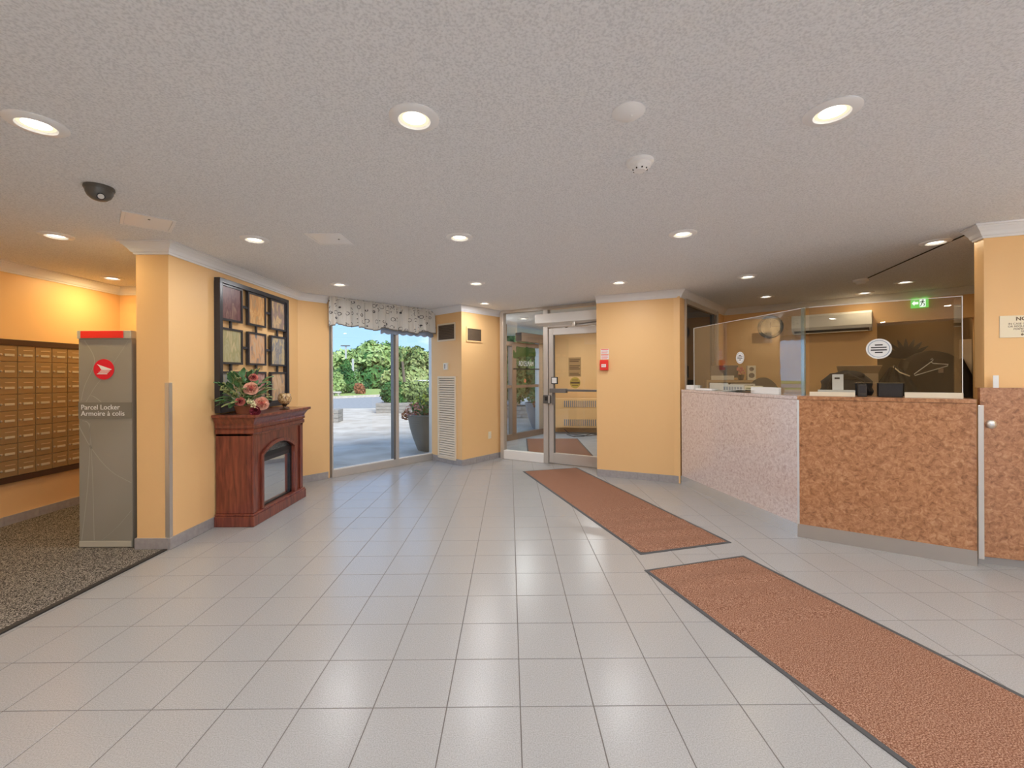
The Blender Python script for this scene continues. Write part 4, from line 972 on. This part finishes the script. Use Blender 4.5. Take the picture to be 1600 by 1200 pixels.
# closet contents (behind the doorway)
a, z = WL.px(1455, 590, -.35)
ct = thing('winter_coat', 'dark brown coat hanging in the office closet with a white hanger in front', 'coat', WL.at(a, .0, -.42), WL.rot); ct.scale = (.82, 1, 1)
zsx = WL.px(1455, 548, -.42)[1]
def coat(s, t):
    q_ = s * 2 * PI; zz = zsx - t * .75; wd = (.06 + .30 * min(1, (t / .22)) ** .55 + .06 * t); dp = .10
    return (wd * math.cos(q_) * (1 + .03 * math.sin(q_ * 5)), dp * math.sin(q_) * (.4 + .6 * min(1, t * 6)), zz)
part('coat_body', MB().grid(coat, 36, 24), M['coat_brown'], ct, smooth=True)
for s_ in (-1, 1): part('sleeve', MB().tube([(s_ * .30, 0, zsx - .14), (s_ * .40, -.02, zsx - .35), (s_ * .43, -.02, zsx - .62)], [.08, .075, .06], 12), M['coat_brown'], ct, smooth=True)
part('badge', MB().box(.08, .14, -.125, -.12, zsx - .30, zsx - .24), M['bronze'], ct)
a, z = WL.px(1455, 572, -.2)
hg = thing('coat_hanger', 'white wire coat hanger tilted in front of the brown coat', 'hanger', WL.at(a, z, -.22), WL.rot)
part('wire', MB().tube([(0, 0, .055), (.02, 0, .08), (.012, 0, .10), (-.004, 0, .085)], .004).tube([(0, 0, .055), (.02, 0, .035), (.16, 0, .02), (.155, 0, -.0), (-.16, 0, -.125), (-.165, 0, -.105), (0, 0, .055)], .005), M['white'], hg, smooth=True)
a, z = WL.px(1378, 560, -.3)
pp = thing('palm_decoration', 'dark palm-like wall decoration at the left edge of the office closet', 'decoration', WL.at(a + .26, z, -.60), WL.rot); pp.scale = (.78, 1, .78)
for k_ in range(11):
    q_ = -1.3 + k_ * .32
    part('frond', MB().grid(lambda s, t: ((s - .5) * .07 * math.sin(PI * (.05 + .9 * t)) * math.cos(q_) + math.sin(q_) * .36 * t, -.03 * math.sin(PI * t) - .004, -(s - .5) * .07 * math.sin(PI * (.05 + .9 * t)) * math.sin(q_) + math.cos(q_) * .36 * t), 4, 8), M['dark'], pp, smooth=True)
a, z = WL.px(1391, 590, -.15)
bg2 = thing('black_garment', 'folded black garment hanging at the lower left of the closet opening', 'garment', WL.at(a + .06, z - .25, -.25), WL.rot)
part('cloth', MB().grid(lambda s, t: ((s - .5) * .42 * (.35 + .65 * min(1, (1 - t) * 1.6)), -.04 + .03 * math.sin(s * 22 + t * 2), .42 * t - .1 * abs(s - .35) * t), 40, 12), M['black_soft'], bg2, smooth=True)
part('collar_trim', MB().tube([(-.03, -.05, .40), (.04, -.08, .32), (.14, -.08, .27)], .008), M['cream'], bg2, smooth=True)
a0, _ = WL.px(1501, 560, -.3); a1, _ = WL.px(1520, 560, -.3)
cdr = thing('closet_door', 'pale cream door standing open at the right side of the office closet', 'door', WL.at(a0, 0, -.45), WL.rot)
part('leaf', MB().box(0, .14, 0, .04, 0, WL.px(1510, 530, -.45)[1]), M['cream_wall'], cdr, bev=.003); part('knob', MB().ball((.06, -.03, 1.0), .025), M['brushed'], cdr, smooth=True)
struct('floor_closet', MB().box(d0 - .1, d1_ + .1, 0, .8, -.1, -.001), M['vest_floor'], loc=WL.at(0), rz=WL.rot)
# office side window in WM
w2 = struct('window_2', None, loc=WM.at(0), rz=WM.rot)
part('frame', MB().box(ws0, ws0 + .04, -.02, .1, 1.0, 2.36).box(ws1 - .06, ws1, -.03, .1, 1.0, 2.36).box(ws0 + .04, ws1 - .06, -.02, .1, 2.30, 2.36).box(ws0 + .04, ws1 - .06, -.02, .1, 1.0, 1.05), M['alu'], w2, bev=.003)
part('frame_inner', MB().box(ws1 - .20, ws1 - .15, -.012, .05, 1.05, 2.30), M['alu_dark'], w2)
part('pane', MB().box(ws0 + .04, ws1 - .06, .02, .026, 1.05, 2.30), M['dark_glass'], w2)
# office furniture between WM and the counter
def wmp(u, v, Y): d = ray(u, v); return (d[0] * Y, Y, HCAM + d[2] * Y)
hs = thing('office_hutch', 'tan wooden hutch shelf behind the far end of the counter', 'shelf', (*wmp(1104, 600, 5.9)[:2], 0), -.35)
hw_ = .62; zt = wmp(1110, 594, 5.9)[2]
part('top', MB().box(0, hw_, 0, .35, zt - .03, zt), M['card'], hs, bev=.003)
part('side', MB().box(0, .025, 0, .35, 0, zt - .03), M['card'], hs); part('side', MB().box(hw_ - .025, hw_, 0, .35, 0, zt - .03), M['card'], hs); part('back', MB().box(.025, hw_ - .025, .33, .35, 0, zt - .03), M['dark'], hs)
part('shelf', MB().box(.025, hw_ - .025, 0, .33, zt - .30, zt - .28), M['card'], hs)
def on_hutch(x, y): c, s = math.cos(-.35), math.sin(-.35); p = hs.location; return (p.x + x * c - y * s, p.y + x * s + y * c, zt + .001)
t_ = thing('letter_tray', 'tan letter tray on top of the wooden hutch', 'tray', on_hutch(.06, .04), -.35)
part('tray', MB().box(0, .28, 0, .2, 0, .006).box(0, .28, 0, .006, 0, .06).box(0, .006, 0, .2, 0, .06).box(.274, .28, 0, .2, 0, .06).box(0, .28, .194, .2, 0, .06), M['cream'], t_)
part('papers', MB().box(.02, .26, .02, .18, .006, .045), M['plate_cream'], t_)
t_ = thing('office_monitor', 'dark monitor back behind the letter tray', 'monitor', on_hutch(.28, .28), -.35)
part('screen', MB().box(-.20, .14, -.01, .02, .03, .20), M['grey_dome'], t_, bev=.004); part('stand', MB().box(-.08, .04, -.03, .04, 0, .03), M['grey_dome'], t_)
t_ = thing('desk_speaker', 'white upright desk speaker with two round drivers', 'speaker', on_hutch(.50, .06), -.35)
part('box', MB().box(0, .10, 0, .1, 0, .19), M['cream'], t_, bev=.004)
part('driver', MB().lathe([(0, 0), (.035, 0), (.03, .006), (0, .002)], 16, (.05, 0, .06), 'y'), M['grey_dome'], t_); part('driver', MB().lathe([(0, 0), (.028, 0), (.024, .006), (0, .002)], 16, (.05, 0, .145), 'y'), M['grey_dome'], t_)
t_ = thing('flower_cup', 'dark cup with small red flowers beside the white speaker', 'flowers', on_hutch(.42, .05), -.35)
part('cup', MB().lathe([(0, 0), (.03, 0), (.045, .07), (.04, .07), (0, .01)], 14), M['dark'], t_, smooth=True)
fm = MB(); random.seed(3)
for _ in range(16): fm.ball((random.gauss(0, .022), random.gauss(0, .02), random.uniform(.07, .17)), .014, 6, 4)
part('blossoms', fm, M['petal_coral'], t_, smooth=True)
x, y, z = wmp(1141, 606, 5.2)
t_ = thing('small_monitor', 'silver-framed small monitor showing above the counter', 'monitor', (x, y, 1.0), -.5)
part('bezel', MB().box(0, .26, 0, .03, .0, .265), M['brushed'], t_, bev=.006); part('screen', MB().box(.12, .24, -.002, 0, .02, .25), M['dark_glass'], t_); part('stand', MB().box(.08, .18, .005, .10, -.25, 0), M['dark'], t_)
x, y, z = wmp(1192, 600, 5.1)
t_ = thing('office_chair', 'rounded dark office chair back showing above the counter', 'chair', (x, y, 0), -.5)
part('backrest', MB().ball((0, 0, 1.0), (.20, .07, .34), 24, 14), M['black_soft'], t_, smooth=True)
part('seat', MB().ball((0, -.2, .55), (.25, .25, .06), 20, 8), M['black_soft'], t_, smooth=True); part('post', MB().tube([(0, -.2, .06), (0, -.2, .52)], .03), M['black'], t_); 
for k_ in range(5): part('foot', MB().tube([(0, -.2, .08), (.28 * math.cos(k_ * 1.257), -.2 + .28 * math.sin(k_ * 1.257), .03)], .022), M['black'], t_)

# ------------------------------------------------------------------ ceiling fittings
dl_me = {}
ring = MB().lathe([(.060, -.005), (.066, -.013), (.094, -.010), (.102, -.003), (.102, 0), (.060, 0)], 40)
dl_me['ring'] = ring.mesh('trim_ring', M['white_fitting'], True)
dl_me['cone'] = MB().lathe([(.0598, -.006), (.0598, -.0005), (.047, -.0005), (.047, -.003)], 40).mesh('baffle', M['baffle_glow'], True)
dl_me['lens'] = MB().lathe([(0, -.003), (.048, -.003), (.048, -.001), (0, -.001)], 32).mesh('lens', M['lens'])
la = bpy.data.lights.new('downlight_bulb', 'AREA'); la.shape = 'DISK'; la.size = .085; la.energy = LAMP_W; la.color = LAMP_COL
la2 = la.copy(); la2.name = 'office_bulb'; la2.energy = LAMP_W * .30; la2.color = (1, .78, .48)
la4 = la.copy(); la4.name = 'vestibule_bulb'; la4.energy = LAMP_W * 1.9
la3 = la.copy(); la3.name = 'mailroom_bulb'; la3.energy = LAMP_W * 1.15; la3.color = (1, .72, .33)
lights = [(-2.0, 1.84, 'left end of the row nearest the camera', 0), (-.40, 1.81, 'in the middle of the row nearest the camera', 0), (1.31, 1.78, 'right end of the row nearest the camera', 0),
          (-2.0, 3.40, 'left of three in the second row, near the fireplace', 0), (-.40, 3.37, 'second row, above the middle of the lobby', 0), (1.30, 3.31, 'second row, above the near runner mat', 0),
          (-2.0, 5.08, 'third row, in front of the valance window', 0), (-.41, 5.05, 'third row, above the middle of the lobby', 0), (1.24, 5.04, 'third row, in front of the fire alarm', 0),
          (-.40, 6.45, 'farthest one in the lobby, by the column vents', 0), (3.45, 3.55, 'by the crown moulding above the laminate gate', 2),
          (2.58, 4.77, 'above the far end of the counter', 2), (3.49, 5.99, 'farthest in the office, near the dark side window', 2), (4.58, 5.08, 'in the office near the exit sign', 2), (4.65, 5.75, 'in the office above the air conditioner', 2),
          (-3.43, 3.29, 'nearer one of two over the mailbox carpet', 3), (-4.30, 4.70, 'farther one of two over the mailbox carpet', 3),
          (.22, 8.2, 'in the vestibule above the outer doors', 4), (1.7, 9.3, 'in the vestibule above the radiator', 4)]
rear = [(x, y, 'behind the camera', 1) for x in (-3.6, -2.0, -.40, 1.3, 2.9) for y in (.2, -1.4, -3.0)]
rear += [(3.0, 1.8, 'behind the camera', 1)]
cxl, cyl, _z = WL.at((d0 + d1_) / 2, 0, -.32)
lights += [(cxl, cyl, 'added unseen inside the office closet to lighten it', 5)]
la5 = la.copy(); la5.name = 'closet_fill_bulb'; la5.energy = 1.5; la5.color = (1, .72, .4)  # weak lamp added out of sight so the closet contents show
for x, y, l, k in lights + rear:
    lab = 'round white recessed downlight ' + (l if k != 1 else 'in the lobby ceiling behind the camera')
    t_ = thing('downlight', lab, 'downlight', (x, y, HC), 0, 'recessed ceiling downlights')
    for nm2, key in (('trim_ring', 'ring'), ('baffle', 'cone'), ('lens', 'lens')): link(nm2, dl_me[key], t_)
    o = bpy.data.objects.new('bulb', {0: la, 1: la, 2: la2, 3: la3, 4: la4, 5: la5}[k]); C.objects.link(o); o.parent = t_; o.location = (0, 0, -.0125)
def det(name, label, cat, x, y, prof, mat='white_fitting', seg=28):
    t_ = thing(name, label, cat, (x, y, HC)); part('body', MB().lathe(prof, seg), M[mat], t_, smooth=True); return t_
t_ = det('smoke_detector', 'white stepped smoke detector on the ceiling below the round cover disc', 'smoke detector', .646, 2.187, [(0, 0), (.068, 0), (.066, -.012), (.056, -.018), (.052, -.03), (.04, -.036), (.028, -.05), (0, -.052)])
t_s = MB()
for k_ in range(8): q_ = k_ * PI / 4; t_s.box(.034 * math.cos(q_) - .003, .034 * math.cos(q_) + .003, .034 * math.sin(q_) - .003, .034 * math.sin(q_) + .003, -.046, -.040)
part('sensor_slots', t_s, M['dark'], t_)
t_ = det('ceiling_cover_disc', 'plain white domed cover disc on the ceiling between the front downlights', 'cover disc', .478, 1.773, [(0, 0), (.066, 0), (.066, -.004), (.05, -.016), (.02, -.022), (0, -.022)])
part('nub', MB().ball((.008, -.01, -.022), .006, 8, 6), M['white_fitting'], t_)
t_ = det('smoke_detector', 'small white detector with a cable on the ceiling edge over the office', 'smoke detector', 3.971, 4.963, [(0, 0), (.075, 0), (.072, -.02), (.05, -.03), (.04, -.05), (0, -.055)])
tag(part('ceiling_cable', MB().tube([(3.96, 4.85, HC - .006), (3.72, 4.1, HC - .006), (3.46, 3.26, HC - .006)], .005, 6), M['dark']), 'thin dark cable along the ceiling from the detector to the crown moulding', 'cable')
t_ = thing('dome_camera', 'dark grey dome security camera on the ceiling at left', 'security camera', (-2.316, 2.454, HC))
part('base_ring', MB().lathe([(0, 0), (.067, 0), (.069, -.012), (.064, -.022), (0, -.022)], 32), M['grey_dome'], t_, smooth=True)
part('dome', MB().lathe([(.062, -.020), (.060, -.038), (.050, -.058), (.034, -.072), (.014, -.079), (0, -.08)], 32), M['grey_dome'], t_, smooth=True)
lc = Vector((.028, -.022, -.057)); ld = Vector((.6, -.45, -.6)).normalized()
part('lens_ring', MB().tube([lc, lc + ld * .012], .019, 20), M['black'], t_); part('lens_glass', MB().tube([lc + ld * .012, lc + ld * .014], .014, 18), M['brushed'], t_)
def hatch(label, pts, nm='ceiling_access_panel'):
    P, Q, R_ = pts; W = Wall(P, Q); dp = math.hypot(R_[0] - P[0], R_[1] - P[1])
    t_ = thing(nm, label, 'ceiling panel', (P[0], P[1], HC), W.rot)
    wd = W.len; f_ = .018
    part('frame', MB().box(0, wd, 0, f_, -.006, 0).box(0, wd, dp - f_, dp, -.006, 0).box(0, f_, f_, dp - f_, -.006, 0).box(wd - f_, wd, f_, dp - f_, -.006, 0), M['white_fitting'], t_, bev=.001)
    part('door', MB().box(f_ + .003, wd - f_ - .003, f_ + .003, dp - f_ - .003, -.004, 0), M['white_fitting'], t_); part('latch', MB().lathe([(0, -.004), (.008, -.004), (.006, -.007), (0, -.007)], 12, (wd * .75, dp * .5, 0)), M['grey_dome'], t_)
hatch('square white ceiling access panel right of the fireplace crown moulding', ((-1.55, 3.26), (-1.275, 3.26), (-1.55, 3.54)))
hatch('white ceiling access panel just above the left pillar crown', ((-2.72, 3.03), (-2.50, 2.80), (-2.53, 3.24)))
t_ = thing('dome_camera', 'small dome camera on the vestibule ceiling', 'security camera', (1.15, 9.2, HC))
part('base_ring', MB().lathe([(0, 0), (.07, 0), (.065, -.03), (0, -.03)], 20), M['white_fitting'], t_, smooth=True); part('dome', MB().lathe([(.045, -.03), (.04, -.055), (.02, -.07), (0, -.072)], 20), M['dark_glass'], t_, smooth=True)

# ------------------------------------------------------------------ outside
struct('ground', MB().box(-80, 80, -60, 130, -.35, -.105), M['concrete'])
def outer(name, pts, z0, z1, mat): return struct(name, MB().prism(pts, z0, z1), M[mat])
outer('pavement', [(-2.8, 5.75), (-2.5, 6.0), (-1.3, 7.3), (-.36, 7.5), (-.3, 9.1), (.9, 10.7), (3.2, 10.4), (12, 10.4), (12, 19), (-34, 19), (-34, 5.75)], -.104, -.004, 'concrete')
outer('driveway', [(-60, 18.6), (60, 18.6), (60, 48), (-60, 48)], -.2, 0.004, 'asphalt')
isl = thing('grass_island', 'kerbed strip of grass at the far side of the driveway', 'grass strip', (0, 0, 0))
part('kerb', MB().prism([(-30, 26), (-11, 26.5), (-8.6, 29), (-8.3, 33), (-9.5, 40), (-30, 44)], .005, .14), M['stone'], isl)
part('turf', MB().prism([(-29.8, 26.3), (-11.1, 26.8), (-8.9, 29.2), (-8.6, 33), (-9.8, 39.8), (-29.8, 43.8)], .14, .17), M['grass'], isl)
outer('lawn_far', [(-70, 46), (70, 46), (70, 120), (-70, 120)], .0, .12, 'grass')
# planters
def wood_planter(label, x, y, wd, dp, h, rz):
    t_ = thing('timber_planter', label, 'planter', (x, y, -.004), rz)
    n_ = 3
    for k_ in range(n_):
        z0 = k_ * h / n_; part('board', MB().box(0, wd, 0, dp, z0 + .006, z0 + h / n_ - .002), M['timber_grey'], t_, bev=.008)
    return t_
wood_planter('weathered grey timber planter at the left edge of the window view', -6.3, 12.9, 1.12, .5, .38, .08)
wood_planter('long weathered grey timber planter below the hedge outside the window', -5.05, 16.15, 3.0, .9, .37, .03)
def foliage(n, blobs, size, seed, flat=.0):
    random.seed(seed); mb = MB(); tot = sum(b[3] * b[4] * b[5] for b in blobs) ; vs = []; fs = []
    for b in blobs:
        k_ = max(8, int(n * (b[3] * b[4] * b[5]) / tot))
        for _ in range(k_):
            d_ = Vector((random.gauss(0, 1), random.gauss(0, 1), random.gauss(0, 1))).normalized(); rr = random.uniform(.55, 1.03) ** .6
            c = Vector((b[0] + d_.x * b[3] * rr, b[1] + d_.y * b[4] * rr, b[2] + d_.z * b[5] * rr))
            s_ = size * random.uniform(.6, 1.3); nrm = (d_ + Vector([random.uniform(-.9, .9) for _ in range(3)])).normalized()
            u_ = nrm.orthogonal().normalized(); u_.rotate(Matrix.Rotation(random.uniform(0, 6.3), 3, nrm)); v_ = nrm.cross(u_)
            i_ = len(vs); vs += [c - u_ * s_, c - v_ * s_ * .55, c + u_ * s_, c + v_ * s_ * .55]; fs.append((i_, i_ + 1, i_ + 2, i_ + 3))
    mb.v = [tuple(v) for v in vs]; mb.f = fs
    me = bpy.data.meshes.new('foliage'); me.from_pydata(mb.v, [], mb.f); return me
def core(blobs, k_=.82):
    mb = MB()
    for b in blobs: mb.ball(b[:3], (b[3] * k_, b[4] * k_, b[5] * k_), 12, 8)
    return mb
def plant(name, label, cat, x, y, blobs, n, size, mat, seed, trunk=None, group=None, z=0, corem=None):
    t_ = thing(name, label, cat, (x, y, z), 0, group)
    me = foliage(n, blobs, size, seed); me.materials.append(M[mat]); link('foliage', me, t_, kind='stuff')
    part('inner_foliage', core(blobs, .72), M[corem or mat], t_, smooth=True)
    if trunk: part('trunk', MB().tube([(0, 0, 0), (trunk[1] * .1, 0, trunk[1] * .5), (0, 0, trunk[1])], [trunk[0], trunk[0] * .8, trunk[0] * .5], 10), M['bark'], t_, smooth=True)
    return t_
def hedge_blobs(x0, x1, zc, rx, ry, rz_, n_): return [(x0 + (x1 - x0) * i / (n_ - 1), 0, zc, rx, ry, rz_) for i in range(n_)]
plant('boxwood_hedge', 'rounded dark green hedge end above the long timber planter', 'hedge', -4.55, 16.75, [(0, 0, .76, .52, .42, .44), (.1, 0, .5, .5, .4, .3)], 2200, .07, 'leaf_dark', 1, z=.0)
plant('boxwood_hedge', 'paler clipped hedge continuing right above the long timber planter', 'hedge', -2.3, 16.85, hedge_blobs(-1.7, .2, .74, .55, .4, .44, 6), 5200, .07, 'leaf_olive', 2, z=.0)
def crown_blobs(seed, R, h):
    random.seed(seed); out_ = [(0, 0, h, R * .75, R * .75, R * .8)]
    for i in range(9):
        a_ = random.uniform(0, 6.28); q = random.uniform(.35, .75) * R; out_.append((q * math.cos(a_), q * math.sin(a_), h + random.uniform(-.55, .55) * R, R * random.uniform(.35, .5), R * random.uniform(.35, .5), R * random.uniform(.3, .45)))
    return out_
def px2w(u, Y): return (u - 800) / FPX * Y
trees = [(500, 60, 4.6, 3.0, 'leaf_mid', 'darkest distant tree at the left edge of the window view'),
         (527, 56, 4.9, 3.0, 'leaf_mid', 'distant green tree behind the two light poles'),
         (554, 52, 5.4, 3.2, 'leaf_light', 'bright green distant tree right of the light poles'),
         (583, 54, 6.6, 3.8, 'leaf_mid', 'tallest distant tree in the middle of the left window pane'),
         (606, 50, 5.7, 3.4, 'leaf_light', 'distant pale green tree just left of the window mullion'),
         (590, 47, 3.2, 2.8, 'leaf_dark', 'dark distant tree low behind the driveway opening'),
         (632, 56, 6.0, 3.6, 'leaf_light', 'distant tree just right of the window mullion behind the pole'),
         (660, 50, 5.0, 3.4, 'leaf_olive', 'yellowish distant tree in the right window pane'),
         (690, 55, 5.4, 3.6, 'leaf_mid', 'distant tree at the right edge of the window view'),
         (640, 44, 3.0, 2.6, 'leaf_olive', 'low olive tree behind the parked car'),
         (548, 46, 2.4, 2.4, 'leaf_mid', 'low green tree behind the red shrub')]
for i, (u, Y, h_, R_, mt, lb_) in enumerate(trees):
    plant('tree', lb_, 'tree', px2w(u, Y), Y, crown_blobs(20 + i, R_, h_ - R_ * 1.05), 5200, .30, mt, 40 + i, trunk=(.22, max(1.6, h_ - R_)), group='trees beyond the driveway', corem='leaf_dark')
plant('evergreen_shrub', 'dark conical evergreen on the grass strip in the left window pane', 'shrub', px2w(541, 31), 31, [(0, 0, .7, .75, .75, .6), (0, 0, 1.25, .55, .55, .6), (0, 0, 1.8, .35, .35, .55), (.05, 0, 2.2, .18, .18, .35)], 4200, .12, 'leaf_dark', 5, trunk=(.08, 1.0), z=.1)
plant('yellow_shrub', 'pale yellow-green shrub left of the dark evergreen', 'shrub', px2w(526, 30), 30, [(0, 0, .6, .6, .5, .6), (0, 0, 1.1, .4, .4, .45)], 1500, .12, 'leaf_light', 6, z=.1)
plant('red_shrub', 'small reddish shrub right of the dark evergreen', 'shrub', px2w(561, 29.5), 29.5, [(0, 0, .42, .32, .32, .42), (.15, 0, .3, .3, .3, .3)], 900, .09, 'leaf_red', 7, z=.1)
t_ = thing('garden_stone', 'pale stone bench at the left edge of the grass strip', 'bench', (px2w(517, 27.2), 27.2, .17))
part('slab', MB().box(0, .55, 0, .3, .14, .24), M['stone'], t_, bev=.02); part('support', MB().box(.06, .14, .05, .25, 0, .14), M['stone'], t_); part('support', MB().box(.4, .48, .05, .25, 0, .14), M['stone'], t_)
for (u, Y, ztp, l, hd) in ((540.5, 34, 3.6, 'tall grey street lamp behind the dark evergreen', True), (551.5, 36, 2.7, 'shorter pale post right of the tall street lamp', False)):
    t_ = thing('street_lamp' if hd else 'post', l, 'street lamp' if hd else 'post', (px2w(u, Y), Y, .1))
    part('pole', MB().tube([(0, 0, 0), (0, 0, ztp)], .07 if hd else .09, 10), M['alu'], t_)
    if hd: part('lamp_head', MB().box(-.35, .3, -.15, .15, ztp, ztp + .08), M['alu_dark'], t_, bev=.02)
    else: part('cap', MB().box(-.14, .14, -.1, .1, ztp * .4, ztp * .55), M['white'], t_)
t_ = thing('utility_pole', 'leaning dark wooden utility pole seen through the right window pane', 'pole', (px2w(633, 40), 40, .1))
part('pole', MB().tube([(0, 0, 0), (-.25, 0, 2.6)], [.14, .11], 10), M['bark'], t_)
car = thing('parked_car', 'white parked car showing above the hedge in the right window pane', 'car', (px2w(674, 24), 24, .0))
car.scale = (1, 1, .855)
part('body', MB().plate([(-2.1, .35), (2.1, .35), (2.15, .75), (1.2, .85), (-1.3, .88), (-2.1, .75)], -.85, .85), M['white_gloss'], car, bev=.06)
part('cabin', MB().plate([(-1.35, .86), (1.2, .84), (.6, 1.28), (-.7, 1.30)], -.72, .72), M['dark_glass'], car, bev=.05)
part('roof', MB().plate([(-.78, 1.285), (.66, 1.265), (.55, 1.31), (-.65, 1.33)], -.7, .7), M['white_gloss'], car, bev=.01)
for x in (-1.35, 1.35):
    for y in (-.8, .8): part('wheel', MB().lathe([(0, -.1), (.32, -.1), (.34, -.06), (.34, .06), (.32, .1), (0, .1)], 20, (x, y, .34), 'y'), M['black'], car, smooth=True)
# big planters with flowers
def big_pot(label, x, y, mat, rz, seed):
    t_ = thing('flower_planter', label, 'planter', (x, y, -.004), rz)
    part('pot', MB().lathe([(0, 0), (.27, 0), (.285, .02), (.36, .22), (.42, .42), (.455, .62), (.475, .66), (.47, .675), (.44, .675), (.42, .62), (0, .60)], 40), M[mat], t_, smooth=True)
    part('soil', MB().lathe([(0, .605), (.425, .605), (.425, .615), (0, .615)], 24), M['bark'], t_)
    for nm2, bl, n_, sz, mt in (('leaves', [(0, 0, .80, .42, .42, .20), (.1, .1, 1.0, .25, .25, .28)], 900, .045, 'leaf_mid'), ('yellow_leaves', [(-.10, -.15, .86, .25, .2, .16)], 260, .045, 'leaf_yellow'),
                               ('blossoms', [(-.22, -.25, .76, .25, .2, .13), (.15, -.25, .76, .25, .2, .12), (.2, 0, 1.18, .2, .2, .16)], 420, .03, 'petal_mix'), ('trailing_flowers', [(-.46, -.12, .66, .10, .1, .10)], 90, .03, 'leaf_red'), ('red_leaves', [(.22, .05, 1.12, .16, .2, .2)], 160, .05, 'leaf_red')):
        me = foliage(n_, bl, sz, seed + n_); me.materials.append(M[mt]); link(nm2, me, t_, kind='stuff')
big_pot('large brown tapered planter of flowers outside the right window pane', -1.49, 8.18, 'planter_pot', 0, 1)
big_pot('large grey tapered planter of flowers outside the vestibule doors', .80, 11.35, 'planter_pot2', .9, 2)
# stone garden wall and shrubs outside the vestibule
gw = thing('stone_garden_wall', 'low garden wall of pale stone blocks outside the vestibule', 'garden wall', (-1.7, 14.1, -.004))
part('mortar', MB().box(0, 7, .02, .3, 0, .345), M['concrete'], gw)
bm_ = MB().box(.004, .446, 0, .32, .004, .116).mesh('stone_block', M['stone'], bev=.012)
for j in range(3):
    for i in range(15): link('stone_block', bm_, gw, (i * .45 + (.0 if j % 2 else .22) , random.uniform(-.008, .008), j * .118))
part('bed_soil', MB().box(0, 7, .32, 1.9, 0, .30), M['bark'], gw)
for i, (x, y, s_, mt) in enumerate(((-.9, 15.0, 1.0, 'leaf_mid'), (.1, 15.1, 1.1, 'leaf_light'), (1.1, 15.0, 1.05, 'leaf_mid'), (2.2, 15.2, 1.0, 'leaf_light'))):
    plant('garden_shrub', ('mid-green shrub at the left behind the stone garden wall', 'bright yellow-green shrub behind the stone garden wall', 'mid-green shrub behind the grey planter', 'pale shrub right of the grey planter behind the stone wall')[i], 'shrub', x, y, [(0, 0, .7 * s_, .55 * s_, .5, .6 * s_), (.15, .2, 1.3 * s_, .4 * s_, .4, .5 * s_)], 1500, .08, mt, 70 + i, z=.3, corem='leaf_dark')
plant('tree', 'leafy tree beyond the stone garden wall outside the vestibule', 'tree', .2, 19.5, crown_blobs(90, 2.4, 2.5), 5000, .16, 'leaf_mid', 91, trunk=(.15, 1.6), group='trees beyond the driveway', corem='leaf_dark')
# entrance canopy
cn_ = struct('canopy', MB().prism([(-.9, 11.0), (.3, 11.0), (6, 11.0), (6, 15.0), (-.2, 15.2), (-.9, 13.8)], 2.75, 3.1), M['white'])
struct('trim_canopy', MB().lathe([(0, 0), (.16, 0), (.16, 2.75), (0, 2.75)], 24, (2.6, 13.4, 0)), M['white'])
